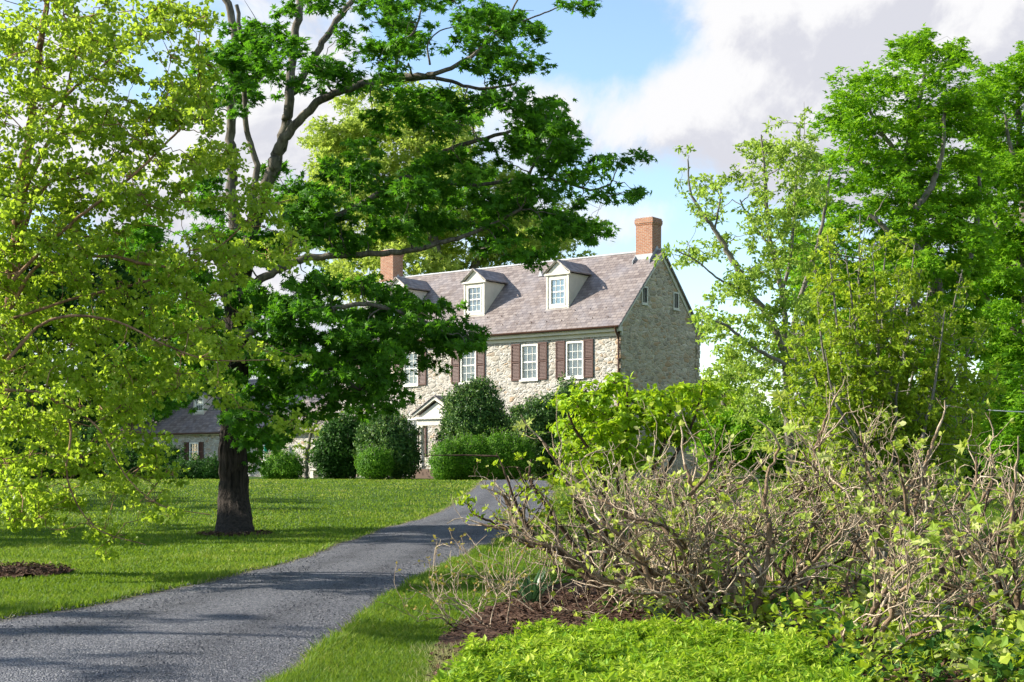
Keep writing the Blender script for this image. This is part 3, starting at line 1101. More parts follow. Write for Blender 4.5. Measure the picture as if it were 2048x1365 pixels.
# chimneys
for (xa, xb) in ((-1.20, -.26), (XL + .26, XL + 1.20)):
    ge = Geo()
    ya, yb = 3.18, 4.02
    top = 12.75
    ge.box(xa, xb, ya, yb, RIDGE - .9, top - .34)
    ge.box(xa - .025, xb + .025, ya - .025, yb + .025, top - .339, top - .27)
    ge.box(xa - .05, xb + .05, ya - .05, yb + .05, top - .269, top - .08)
    ge.box(xa - .02, xb + .02, ya - .02, yb + .02, top - .079, top)
    ch = ge.build('chimney', M['brick'], house)
    fl = Geo()
    t_ = .03
    for (a, b, c, d) in ((xa - t_, xb + t_, ya - t_, ya - .003), (xa - t_, xb + t_, yb + .003, yb + t_)):
        fl.box(a, b, c, d, EAVE + ya - .05, EAVE + ya + .34)
    for (a, b) in ((xa - t_, xa - .003), (xb + .003, xb + t_)):
        fl.prism([(ya - .3, EAVE + ya - .28), (DEP / 2, RIDGE + .05), (yb + .3, EAVE + DEP - yb - .28), (yb + .3, EAVE + DEP - yb - .0), (DEP / 2, RIDGE + .34), (ya - .3, EAVE + ya - .0)], 'x', a, b)
    fl.build('flashing', M['lead'], ch)
    cp = Geo()
    cp.box(xa + .12, xb - .12, ya + .12, yb - .12, top + .002, top + .05)
    cp.build('cap', M['lead'], ch)

for k, x in enumerate(WX):
    make_window(house, x, WZ, WW, WH, 0.0, 3, 4)
    make_shutter(house, x - WW / 2 - .31, WZ - .04, .54, WH + .10, 0.0)
    make_shutter(house, x + WW / 2 + .31, WZ - .04, .54, WH + .10, 0.0)
for x in GX:
    make_window(house, x, 1.15, WW, 1.95, 0.0, 3, 4)
    make_shutter(house, x - WW / 2 - .31, 1.12, .54, 2.02, 0.0)
    make_shutter(house, x + WW / 2 + .31, 1.12, .54, 2.02, 0.0)
for x in (-4.2, -9.45, -14.75):
    make_dormer(house, x, .78, 0, 1.36, 1.70, .60, EAVE + .12)

# two small attic windows in the gable
for y in (2.05, 4.95):
    ge = Geo()
    zc, hw_, hh_ = 8.80, .26, .43
    for (a, b, c, d) in ((y - hw_, y - hw_ + .075, zc - hh_, zc + hh_), (y + hw_ - .075, y + hw_, zc - hh_, zc + hh_),
                         (y - hw_ + .075, y + hw_ - .075, zc - hh_, zc - hh_ + .075), (y - hw_ + .075, y + hw_ - .075, zc + hh_ - .075, zc + hh_)):
        ge.box(.002, .05, a, b, c, d)
    ge.box(.002, .09, y - hw_ - .05, y + hw_ + .05, zc - hh_ - .06, zc - hh_ - .002)
    ge.box(.004, .03, y - .012, y + .012, zc - hh_ + .075, zc + hh_ - .075)
    at_w = ge.build('attic_window', M['cream'], house)
    pn = Geo()
    pn.box(.003, .010, y - hw_ + .075, y + hw_ - .075, zc - hh_ + .075, zc + hh_ - .075)
    pn.build('pane', M['dark'], at_w)

# front door and portico
dg = Geo()
dg.box(DOOR[0] + .09, DOOR[1] - .09, .10, .15, .47, 2.5)
for (a, b) in ((-.34, -.03), (.03, .34)):
    for (c, d) in ((.65, 1.35), (1.5, 2.3)):
        dg.box(-9.22 + a, -9.22 + b, .088, .0995, c, d)
dr_ = dg.build('front_door', M['door'], house)
kn = Geo()
kn.tube([(-8.88, .10, 1.4), (-8.88, .05, 1.4), (-8.88, .03, 1.4)], [.02, .03, .02], 8)
kn.build('door_knob', M['lead'], dr_)
df = Geo()
df.box(DOOR[0] - .05, DOOR[0] + .09, -.03, .135, .46, 2.62)
df.box(DOOR[1] - .09, DOOR[1] + .05, -.03, .135, .46, 2.62)
df.box(DOOR[0] - .05, DOOR[1] + .05, -.03, .135, 2.501, 2.70)
df.build('door_frame', M['white'], dr_)

PX, PY, PZ = -9.22, -2.55, .46
po = Geo()
hw = 1.38
po.box(PX - hw + .1, PX + hw - .1, PY + .05, -.003, 2.62, 2.93)
po.box(PX - hw, PX + hw, PY - .06, -.003, 2.931, 3.05)
pk = .82
po.prism([(PX - hw + .18, 3.052), (PX + hw - .18, 3.052), (PX, 3.052 + pk - .12)], 'y', PY + .06, PY + .11)
for s in (-1, 1):
    L = math.hypot(hw + .06, pk)
    ux, uz = -s * (hw + .06) / L, pk / L
    x0_, z0_ = PX + s * (hw + .06), 3.054
    poly = [(x0_, z0_), (x0_ + ux * L, z0_ + uz * L), (x0_ + ux * L, z0_ + uz * L + .15), (x0_, z0_ + .12)]
    po.prism(poly if s > 0 else poly[::-1], 'y', PY - .10, PY + .06 - .002)
portico = po.build('portico', M['cream'], house)
pr = Geo()
for s in (-1, 1):
    x0_ = PX + s * (hw + .14)
    poly = [(PX, 3.07 + pk + .16), (x0_, 3.15), (x0_, 3.19), (PX, 3.07 + pk + .21)]
    pr.prism(poly if s < 0 else poly[::-1], 'y', PY - .16, -.003)
pr.build('portico_roof', M['slate_side'], portico)
for x in (PX - hw + .28, PX + hw - .28):
    c = Geo()
    zz = [PZ, PZ + .10, PZ + .101, PZ + .16, PZ + .17, PZ + .9, 2.45, 2.47, 2.52, 2.53]
    rr = [.19, .19, .165, .165, .135, .137, .115, .14, .15, .16]
    c.tube(np.stack([np.full(10, x), np.full(10, PY + .25), zz], -1), rr, 20)
    c.box(x - .18, x + .18, PY + .07, PY + .43, 2.531, 2.619)
    c.build('column', M['cream'], portico)
    r_ = Geo()
    r_.box(x - .12, x + .12, -.10, -.004, PZ, 2.618)
    r_.build('pilaster', M['cream'], portico)
st = Geo()
st.box(PX - hw - .05, PX + hw + .05, PY - .05, -.003, -.3, PZ - .002)
for k in range(2):
    st.box(PX - .95, PX + .95, PY - .05 - .34 * (k + 1), PY - .051 - .34 * k, -.3, PZ - .16 * (k + 1))
st.build('step', paint('brown_step_stone', (.16, .11, .08), .9), portico)
for s in (-1, 1):   # iron rails of the porch
    rl = Geo()
    x = PX + s * .98
    rl.tube([(x, PY - .7, .18 + .8), (x, PY - .1, PZ + .85)], .02, 6)
    for q_ in (0, .5, 1):
        rl.tube([(x, PY - .7 + .6 * q_, .1 + .35 * q_), (x, PY - .7 + .6 * q_, .98 + .33 * q_)], .014, 5)
    rl.build('hand_rail', M['dark'], portico)

# ------------------------------------------------------------------ low wing on the left
WB = house_world(-18.62, .9)
wing = thing('stone_wing', 'low stone wing with slate roof and small dormer behind the big trunk', 'house', WB, HROT)
WL, WD, WE = 18.5, 6.0, 2.85
whl = [(-12.8 - .42, -12.8 + .42, .92, 2.05), (-9.6 - .42, -9.6 + .42, .92, 2.05), (-6.2 - .5, -6.2 + .5, .92, 2.05), (-2.35, -1.75, -.1, .72)]
ge = Geo()
wall_front(ge, -WL, 0, -.3, WE, 0, whl, 0)
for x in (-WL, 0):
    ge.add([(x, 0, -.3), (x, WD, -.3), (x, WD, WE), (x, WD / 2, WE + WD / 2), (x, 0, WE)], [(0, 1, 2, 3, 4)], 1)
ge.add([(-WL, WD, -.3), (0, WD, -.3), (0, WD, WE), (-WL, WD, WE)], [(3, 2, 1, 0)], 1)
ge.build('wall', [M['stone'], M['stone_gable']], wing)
ge = Geo()
for s in (0, 1):
    f = (lambda b: b) if s == 0 else (lambda b: WD - b)
    poly = [(f(-.3), WE - .18), (f(WD / 2), WE + WD / 2 + .12), (f(WD / 2), WE + WD / 2 + .03), (f(-.3), WE - .27)]
    ge.prism(poly if s else poly[::-1], 'x', -WL - .12, 0)
ge.build('roof', M['slate'], wing)
ge = Geo()
ge.box(-WL, 0, -.22, -.003, WE - .36, WE - .272)
ge.build('cornice', M['cream'], wing)
ge = Geo()
ge.tube([(-WL - .1, -.34, WE - .27), (0, -.34, WE - .25)], .06, 6)
ge.build('gutter', M['copper'], wing)
for x, w_ in ((-12.8, .84), (-9.6, .84), (-6.2, 1.0)):
    make_window(wing, x, .92, w_, 1.13, 0, 3, 4, curtain=False)
    make_shutter(wing, x - w_ / 2 - .25, .9, .42, 1.18, 0)
    make_shutter(wing, x + w_ / 2 + .25, .9, .42, 1.18, 0)
make_window(wing, -2.05, -.1, .6, .82, 0, 1, 2, curtain=False)
make_dormer(wing, -13.35, .86, 0, .98, 1.10, .42, WE + .12, 3, 2, win=(.74, .84))

# flag on a short staff on the wing
fx = house_world(-18.62 - 5.45, .9 - .05, 1.55)
fl = thing('flag', 'small white and green flag hanging from a short staff on the low wing', 'flag', fx, HROT)
ge = Geo()
ge.tube([(0, .05, .0), (-.25, -.75, .95)], .018, 6)
ge.build('staff', M['white'], fl)
ge = Geo()
n = 14
for k in range(n):
    pass
tt = np.linspace(0, 1, n)
ss = np.linspace(0, 1, 8)
A, B = np.meshgrid(tt, ss, indexing='ij')
X = -.24 + .40 * B * (1 - .55 * np.abs(2 * A - .7)) + .05 * np.sin(B * 7 + A * 3)
Y = -.72 + .10 * np.sin(B * 9 + A * 2)
Z = .92 - A * .92 - .22 * B
i, j = np.meshgrid(np.arange(n - 1), np.arange(7), indexing='ij')
q = np.stack([i * 8 + j, i * 8 + j + 1, (i + 1) * 8 + j + 1, (i + 1) * 8 + j], -1).reshape(-1, 4)
low = (i.ravel() + j.ravel() * .4) >= 6.5
vv = np.stack([X, Y, Z], -1).reshape(-1, 3)
ge.add(vv, q[~low], 0, .5, True)
ge.add(vv, q[low], 1, .5, True)
ge.build('cloth', [paint('white_cloth', (.8, .8, .8), .9, .03), paint('green_cloth', (.02, .30, .20), .9, .05)], fl)

# little stone bench in front of the wing
bx = P(640, 955, 73)
bn = thing('garden_bench', 'small pale stone bench at the foot of the low wing wall', 'bench', (bx[0], 73, 1.05), HROT)
ge = Geo()
ge.box(-.65, .65, -.2, .2, .40, .48)
ge.build('seat', M['cream'], bn)
for x in (-.45, .45):
    ge = Geo()
    ge.prism([(x - .13, 0), (x + .13, 0), (x + .09, .2), (x + .12, .398), (x - .12, .398), (x - .09, .2)], 'y', -.15, .15)
    ge.build('leg', M['cream'], bn)

# overhead wire on the right
wr = Geo()
a, b = P(1795, 796, 30), P(2330, 806, 30)
pts = np.array([a + (b - a) * t + np.array([0, 0, -.25 * 4 * t * (1 - t)]) for t in np.linspace(0, 1, 20)])
wr.tube(pts, .011, 5)
tag(wr.build('overhead_wire', M['white']), 'thin pale overhead wire strung across the dark trees on the right', 'wire')

# ------------------------------------------------------------------ trees
R = np.random.default_rng

# the big dark tree by the drive
OD = 33.8
ob = on_ground(468, 1071)
rng = R(11)
trunk = [(ob[0], ob[1], ob[2] - .1, .44), (*P(468, 1000, OD), .37), (*P(467, 900, OD), .33), (*P(470, 780, OD), .30), (*P(474, 640, OD), .28), (*P(482, 520, OD), .26)]
limbs = [trunk,
         px_limb([(482, 525, 16.0), (515, 430, 13.6), (548, 330, 12.0), (572, 255, 10.4), (578, 200, 9.6), (588, 90, 8.0), (600, 0, 7.2), (596, -120, 5.6)], OD),
         px_limb([(545, 335, 10.4), (560, 290, 9.6), (598, 240, 8.8), (650, 196, 8.0), (715, 172, 7.2), (790, 154, 6.4), (870, 148, 4.8, 32.5), (935, 118, 4.0, 32), (965, 95, 2.8, 32)], 33),
         px_limb([(715, 172, 5.6), (800, 160, 4.8), (880, 158, 4.0), (960, 178, 3.2), (1030, 168, 2.4)], 33),
         px_limb([(578, 200, 7.2), (620, 130, 7.2), (655, 70, 7.2), (700, 5, 6.4), (760, -80, 4.8)], 34.5),
         px_limb([(478, 560, 14.4), (466, 420, 11.2), (464, 310, 9.6), (462, 200, 8.8), (468, 60, 8.0), (430, -60, 6.4)], 35),
         px_limb([(482, 520, 9.6), (505, 420, 7.2), (512, 330, 6.4), (492, 250, 5.6), (486, 130, 4.8), (474, 10, 4.0)], 33),
         px_limb([(476, 590, 10.4), (540, 548, 8.0), (610, 517, 7.2), (690, 512, 6.4), (800, 504, 5.6), (890, 484, 4.8), (970, 456, 4.0), (1040, 420, 3.2)], 32),
         px_limb([(480, 540, 10.4), (580, 470, 8.0), (700, 420, 6.4), (820, 350, 5.6), (900, 300, 4.8), (960, 280, 4.0), (1030, 262, 3.2)], 34),
         px_limb([(820, 350, 4.8), (930, 370, 4.0), (1050, 360, 4.0), (1120, 362, 3.2), (1180, 380, 2.4), (1220, 370, 2.0)], 33.5),
         px_limb([(1050, 400, 4.0), (1060, 345, 3.2), (1090, 300, 2.4)], 33),
         px_limb([(474, 680, 8.8), (560, 640, 7.2), (650, 620, 5.6), (740, 610, 4.8), (840, 640, 3.2), (900, 670, 2.4)], 31.5),
         px_limb([(472, 720, 7.2), (560, 700, 5.6), (650, 730, 4.8), (720, 780, 3.2)], 32),
         px_limb([(472, 700, 8.0), (400, 660, 6.4), (320, 680, 4.8), (250, 730, 3.2)], 34),
         px_limb([(474, 620, 9.6), (400, 540, 7.2), (330, 500, 5.6), (250, 480, 4.0)], 35),
         px_limb([(790, 154, 3.6), (800, 95, 3.2), (830, 60, 2.4), (845, 10, 2.0)], 33),
         px_limb([(935, 118, 2.4), (1000, 60, 2.4), (1030, 10, 2.0), (1050, -40, 1.6)], 33),
         px_limb([(1000, 60, 2.0), (1080, 30, 1.6), (1130, 12, 1.2), (1165, 20, 0.8)], 33),
         px_limb([(860, 130, 2.4), (856, 90, 1.6), (880, 62, 1.4), (930, 50, 1.0)], 33)]
ells = [(590, 15, 55, 28), (560, 125, 80, 45), (640, 145, 50, 35), (505, 110, 50, 40), (478, 195, 40, 40), (530, 60, 40, 30),
        (760, 22, 55, 26), (740, 60, 70, 22), (790, 85, 60, 30), (770, 120, 50, 28), (830, 30, 30, 22), (860, 0, 60, 16),
        (820, 190, 28, 26), (745, 205, 42, 36), (780, 232, 34, 22), (850, 205, 45, 38), (835, 245, 28, 18),
        (960, 40, 40, 34), (1010, 70, 60, 40), (1050, 45, 30, 26), (1000, 110, 56, 30), (960, 100, 42, 40), (1010, 140, 40, 18), (930, 20, 34, 18), (1130, 12, 26, 10),
        (940, 205, 52, 26), (1010, 185, 40, 20), (925, 250, 46, 32), (1040, 205, 40, 18), (1075, 222, 44, 26), (1130, 232, 28, 20),
        (1060, 262, 60, 22), (1040, 300, 52, 30), (1120, 285, 34, 18), (1090, 320, 50, 24), (1170, 305, 50, 24), (1225, 335, 40, 20), (1255, 372, 22, 18), (1275, 395, 14, 8),
        (1165, 345, 40, 16), (1190, 395, 34, 16), (1130, 410, 44, 26), (960, 330, 56, 34), (890, 350, 60, 36), (1000, 380, 70, 34),
        (930, 420, 70, 30), (1050, 430, 54, 26), (1000, 470, 50, 18), (1120, 450, 44, 18), (1180, 462, 24, 16), (1080, 490, 50, 20), (980, 500, 60, 14),
        (700, 330, 34, 20), (720, 300, 22, 28), (680, 340, 50, 28), (820, 400, 80, 34), (720, 395, 80, 34), (630, 400, 60, 40), (580, 370, 60, 30), (790, 450, 70, 28), (690, 455, 80, 30), (610, 465, 60, 26), (860, 455, 50, 20),
        (560, 420, 50, 40), (545, 480, 40, 30), (660, 490, 40, 16),
        (690, 575, 24, 12), (800, 598, 30, 16), (770, 715, 36, 30), (770, 650, 40, 30), (620, 720, 50, 40), (560, 680, 40, 40), (760, 572, 40, 18), (640, 605, 55, 32), (700, 640, 80, 40), (780, 625, 60, 40), (840, 628, 50, 30), (880, 650, 42, 28), (905, 685, 36, 28), (940, 700, 20, 24), (895, 610, 20, 12), (850, 668, 40, 16),
        (885, 715, 20, 30), (750, 690, 80, 36), (660, 690, 70, 40), (590, 680, 50, 46), (720, 745, 60, 34), (765, 790, 34, 26), (640, 750, 60, 36), (690, 800, 50, 24), (760, 820, 30, 14),
        (560, 740, 56, 44), (500, 740, 50, 50), (520, 800, 48, 30), (590, 800, 44, 24), (480, 820, 40, 34), (450, 745, 50, 40), (500, 870, 24, 24), (530, 900, 18, 30), (492, 935, 14, 18),
        (400, 700, 60, 36), (340, 730, 60, 30), (300, 770, 50, 26), (325, 795, 40, 20), (280, 700, 50, 30), (300, 840, 24, 12),
        (430, 620, 54, 46), (540, 660, 50, 40), (600, 560, 40, 26), (560, 600, 40, 30), (610, 840, 40, 20), (550, 850, 30, 20), (740, 690, 60, 40), (690, 760, 60, 40), (720, 800, 50, 24), (620, 640, 60, 40), (520, 620, 44, 46), (350, 600, 60, 40), (420, 540, 50, 40), (520, 550, 34, 34), (330, 520, 60, 34), (240, 480, 60, 34), (440, 440, 40, 40), (430, 350, 36, 36), (440, 250, 36, 40), (435, 130, 40, 50)]
ells = [(a, b_, c * 1.08 + 4, d * 1.08 + 4) for a, b_, c, d in ells]
cs = sub_clumps(ells, 33.0, 3.2, 5.0, rng)
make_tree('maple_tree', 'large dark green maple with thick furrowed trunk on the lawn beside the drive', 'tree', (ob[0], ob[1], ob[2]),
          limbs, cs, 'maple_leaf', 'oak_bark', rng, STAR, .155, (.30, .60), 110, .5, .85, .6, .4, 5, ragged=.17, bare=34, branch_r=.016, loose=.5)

# river birch in the left foreground
rng = R(21)
BD = 20.6
bb = np.array([-7.98, 21.0, 0.03])
limbs = [[(*bb, .13), (*P(-30, 930, 21), .11), (*P(-4, 760, 21), .105), (*P(22, 600, 20.9), .10), (*P(42, 400, 20.8), .085), (*P(66, 210, 20.7), .06), (*P(90, 20, 20.6), .04), (*P(110, -160, 20.6), .02)],
         [(*bb + np.array([-.25, .1, 0]), .11), (*P(-60, 800, 21.4), .1), (*P(-110, 560, 21.6), .085), (*P(-130, 250, 21.8), .06), (*P(-140, -60, 22), .03)],
         px_limb([(30, 500, 5), (90, 372, 4), (160, 355, 3), (260, 290, 2.4), (330, 180, 1.6)], 20),
         px_limb([(40, 400, 5), (120, 230, 4), (150, 120, 3), (200, 20, 2)], 20.3),
         px_limb([(20, 620, 4), (80, 530, 3.6), (200, 512, 3.2), (300, 530, 3), (380, 538, 2.4), (460, 500, 1.4)], 19.6),
         px_limb([(26, 560, 4), (140, 450, 3.4), (230, 380, 3), (290, 330, 2.6), (370, 250, 2), (420, 220, 1.3)], 19),
         px_limb([(15, 720, 3.6), (100, 640, 3), (220, 640, 2.6), (330, 690, 2), (420, 720, 1.5), (540, 720, 1)], 18.5),
         px_limb([(10, 780, 3.4), (90, 790, 2.8), (140, 850, 2.4), (135, 960, 2), (190, 1055, 1.4), (290, 1090, .8)], 18.6),
         px_limb([(90, 790, 2.4), (190, 850, 2), (250, 950, 1.5), (320, 1010, 1.1), (420, 1030, .7)], 18.4),
         px_limb([(20, 640, 3.6), (140, 600, 3), (300, 560, 2.6), (430, 500, 2), (520, 420, 1.4), (580, 400, .9)], 19.4),
         px_limb([(60, 250, 4), (170, 160, 3), (280, 80, 2.2), (370, 40, 1.4)], 20)]
ells = [(60, 60, 160, 90), (230, 70, 120, 80), (350, 50, 70, 50), (370, 130, 60, 60), (100, 220, 150, 80), (280, 220, 110, 80), (400, 220, 50, 60),
        (50, 380, 130, 80), (180, 350, 90, 60), (300, 370, 80, 60), (400, 370, 70, 60), (470, 420, 60, 50), (430, 310, 40, 40),
        (70, 520, 140, 70), (220, 520, 100, 70), (350, 520, 80, 60), (460, 510, 70, 50), (540, 500, 50, 36), (560, 420, 30, 24), (590, 470, 26, 24),
        (70, 660, 140, 80), (220, 650, 100, 70), (350, 640, 80, 60), (440, 620, 60, 40), (460, 700, 60, 30), (540, 715, 50, 18), (390, 720, 60, 40),
        (60, 800, 130, 70), (190, 790, 90, 70), (290, 790, 60, 50), (350, 740, 50, 40), (420, 770, 40, 30), (570, 830, 14, 24), (500, 815, 20, 12),
        (60, 920, 110, 50), (180, 890, 80, 50), (270, 890, 60, 40), (310, 940, 40, 30), (200, 970, 70, 36), (110, 1000, 70, 30), (60, 1040, 70, 22),
        (260, 1000, 50, 18), (250, 1080, 40, 12), (330, 1015, 20, 10), (160, 1060, 50, 14),
        (20, 950, 60, 50), (10, 1040, 50, 20), (-90, 200, 110, 220), (-90, 600, 110, 200)]
cs = sub_clumps(ells, 19.7, 1.7, 15, rng)
make_tree('birch_tree', 'slender birch with peeling tan bark and fresh yellow green leaves at the left edge', 'tree', bb, limbs, cs, 'birch_leaf', 'birch_bark', rng, BROAD, .070,
          (.18, .40), 125, .8, .35, .9, .9, 4, branch_r=.007, trunk_sides=9, bare=10, sway=.1)

# light green tree behind the house
rng = R(31)
D = 96.0
gb = P(900, 957, D)
limbs = [px_limb([(880, 958, 18), (885, 760, 16), (880, 560, 13), (850, 400, 8), (830, 260, 4)], D), px_limb([(883, 640, 10), (980, 480, 7), (1040, 360, 4)], D), px_limb([(883, 640, 9), (760, 500, 6), (700, 330, 4)], D),
         px_limb([(885, 700, 8), (1050, 560, 5), (1120, 480, 3)], D)]
ells = [(740, 230, 70, 60), (690, 300, 60, 70), (800, 240, 60, 60), (840, 300, 60, 60), (760, 330, 110, 60), (900, 250, 50, 60), (900, 330, 60, 60), (690, 400, 80, 50), (800, 430, 120, 60),
        (930, 420, 90, 60), (1010, 400, 60, 70), (1060, 450, 60, 50), (700, 500, 70, 50), (830, 520, 120, 40), (960, 510, 90, 40), (1060, 510, 60, 30), (1110, 460, 40, 40), (1150, 470, 26, 36), (720, 560, 60, 40)]
cs = sub_clumps(ells, D, 7, 1.0, rng)
make_tree('lime_tree', 'tall light green tree rising behind the slate roof of the house', 'tree', (gb[0] - .5, D, 1.0), limbs, cs, 'back_leaf', 'grey_bark', rng, TRI, .36, (.8, 1.7), 210, .7, .7, .7, .3, 3, branch_r=.03, bare=8)

# trees beyond the wing on the left
for k, (cxp, top, bot, wpx, D, lm, ls, lab) in enumerate([
        (50, 380, 900, 190, 88, 'deep_leaf', .36, 'broad dark tree behind the birch, nearest the left edge'),
        (250, 470, 900, 120, 92, 'deep_leaf', .36, 'lower dark round tree behind the left end of the low wing'),
        (400, 560, 850, 90, 104, 'maple_leaf', .36, 'small dark tree rising behind the low wing roof')]):
    rng = R(41 + k)
    gx = (cxp - 1024) / F * D
    el_ = []
    for q in range(16):
        a = rng.random() * 6.28
        r = math.sqrt(rng.random())
        el_.append((cxp + wpx * .75 * r * math.cos(a), (top + bot) / 2 + (bot - top) * .38 * r * math.sin(a), wpx * .38, (bot - top) * .16))
    cs = sub_clumps(el_, D, 4, .5, rng)
    make_tree('shade_tree', lab, 'tree', (gx, D, 1.0), [px_limb([(cxp, 957, 14), (cxp + 6, 800, 11), (cxp - 5, (top + bot) / 2, 7), (cxp, top + 60, 3)], D)], cs, lm, 'grey_bark', rng, TRI, ls, (1.0, 1.8), 200, .7, .7, .7, .3, 3, branch_r=.03,
              group='trees behind the low stone wing')

# small young tree in front of the low wing
rng = R(51)
D = 69.0
gx = (614 - 1024) / F * D
ells = [(640, 850, 50, 30), (690, 835, 30, 24), (600, 870, 40, 20), (660, 880, 50, 26), (610, 900, 40, 20), (690, 880, 26, 26), (580, 890, 26, 16)]
cs = sub_clumps(ells, D, 1.5, 2.0, rng)
make_tree('ornamental_tree', 'small yellowish tree on a thin stem in front of the low wing', 'tree', (gx, D, 1.05), [px_limb([(613, 957, 5), (614, 915, 4), (622, 870, 3), (640, 835, 2)], D), px_limb([(615, 910, 3), (650, 880, 2), (690, 850, 1.5)], D)], cs, 'yellow_leaf', 'grey_bark', rng, TRI, .17, (.4, .7), 60, .6, .8, .6, .3, 3, branch_r=.012)

# slender pale tree between the gable and the right hand maples
rng = R(61)
D = 44.0
gx = (1580 - 1024) / F * D
limbs = [px_limb([(1585, 1000, 9.4), (1578, 850, 8.6), (1570, 720, 7.2), (1540, 640, 6.5), (1500, 585, 5.8), (1465, 520, 5.8), (1430, 460, 4.3), (1400, 420, 3.6), (1380, 380, 2.2), (1376, 320, 1.4)], D),
         px_limb([(1572, 740, 6.5), (1566, 600, 5.8), (1545, 500, 5.0), (1534, 430, 4.3), (1528, 330, 2.9), (1522, 270, 1.4)], D + 1),
         px_limb([(1574, 720, 5.8), (1600, 600, 5.0), (1640, 470, 3.6), (1660, 350, 2.2)], D + 2),
         px_limb([(1560, 600, 3.6), (1580, 520, 3.6), (1590, 400, 2.9), (1600, 250, 1.4)], D + 1.5),
         px_limb([(1500, 585, 2.9), (1440, 560, 2.2), (1390, 520, 1.4), (1350, 500, 1.1)], D - 1),
         px_limb([(1430, 460, 2.2), (1440, 400, 1.8), (1442, 360, 1.4)], D),
         px_limb([(1545, 500, 2.9), (1500, 440, 2.2), (1480, 400, 1.4)], D + .5),
         px_limb([(1570, 730, 4.3), (1500, 690, 3.6), (1450, 650, 2.9), (1410, 640, 2.2)], D - 1.5)]
ells = [(1375, 325, 12, 24), (1365, 350, 26, 16), (1395, 370, 24, 20), (1440, 370, 18, 16), (1420, 420, 26, 22), (1365, 500, 30, 14), (1345, 505, 12, 22), (1390, 515, 26, 12), (1440, 500, 34, 26), (1430, 450, 26, 26),
        (1480, 290, 20, 14), (1530, 265, 14, 30), (1510, 300, 40, 18), (1540, 310, 30, 30), (1480, 335, 34, 18), (1510, 380, 40, 30), (1570, 350, 40, 40), (1600, 290, 34, 34), (1630, 330, 40, 40), (1490, 430, 40, 26), (1470, 370, 20, 16),
        (1560, 430, 40, 34), (1610, 400, 40, 44), (1520, 480, 46, 34), (1580, 500, 40, 34), (1470, 560, 40, 22), (1520, 560, 44, 30), (1440, 600, 46, 20), (1420, 640, 36, 18), (1470, 650, 50, 24), (1540, 640, 40, 30), (1600, 600, 40, 50), (1440, 690, 30, 14), (1500, 710, 40, 24),
        (1560, 720, 44, 36), (1600, 240, 14, 40), (1480, 760, 50, 30), (1540, 790, 50, 36), (1600, 760, 40, 50), (1590, 680, 40, 40), (1440, 740, 30, 20), (1560, 860, 60, 40), (1500, 830, 40, 26), (1540, 560, 40, 40), (1640, 680, 40, 60), (1620, 850, 50, 40), (1430, 660, 30, 20), (1480, 690, 40, 30), (1450, 790, 40, 30), (1530, 680, 40, 30), (1500, 610, 40, 26), (1590, 620, 40, 40), (1640, 760, 40, 60), (1570, 480, 40, 40), (1640, 560, 40, 50)]
cs = sub_clumps(ells, D, 2.6, 4.8, rng)
make_tree('poplar_tree', 'sparse pale green tree with thin upright dark limbs beside the house gable', 'tree', (gx, D, float(G(0, D))), limbs, cs, 'pale_leaf', 'grey_bark', rng, OVAL, .16, (.32, .62), 95, .9, .5, .9, .4, 4, branch_r=.012, bare=26, loose=.6)

# two big bright maples at the right
rng = R(71)
D = 52.0
limbs = [px_limb([(1895, 985, 24), (1888, 850, 22), (1880, 700, 19), (1868, 560, 15), (1830, 420, 10), (1812, 330, 8), (1828, 250, 6), (1850, 150, 3)], D),
         px_limb([(1868, 560, 10), (1835, 500, 8), (1800, 480, 6), (1740, 430, 4)], D - 3), px_limb([(1830, 420, 7), (1865, 370, 6), (1885, 300, 4), (1890, 200, 3)], D - 2.5),
         px_limb([(1880, 650, 9), (1800, 590, 7), (1700, 540, 5), (1640, 520, 3)], D - 2), px_limb([(1880, 640, 10), (1930, 540, 8), (1955, 430, 5), (1960, 330, 3)], D + 1),
         px_limb([(1884, 720, 8), (1780, 700, 6), (1700, 690, 4)], D - 1), px_limb([(1812, 330, 5), (1760, 260, 4), (1730, 200, 2.5)], D), px_limb([(1815, 345, 5), (1740, 330, 4), (1690, 320, 2)], D - 2)]
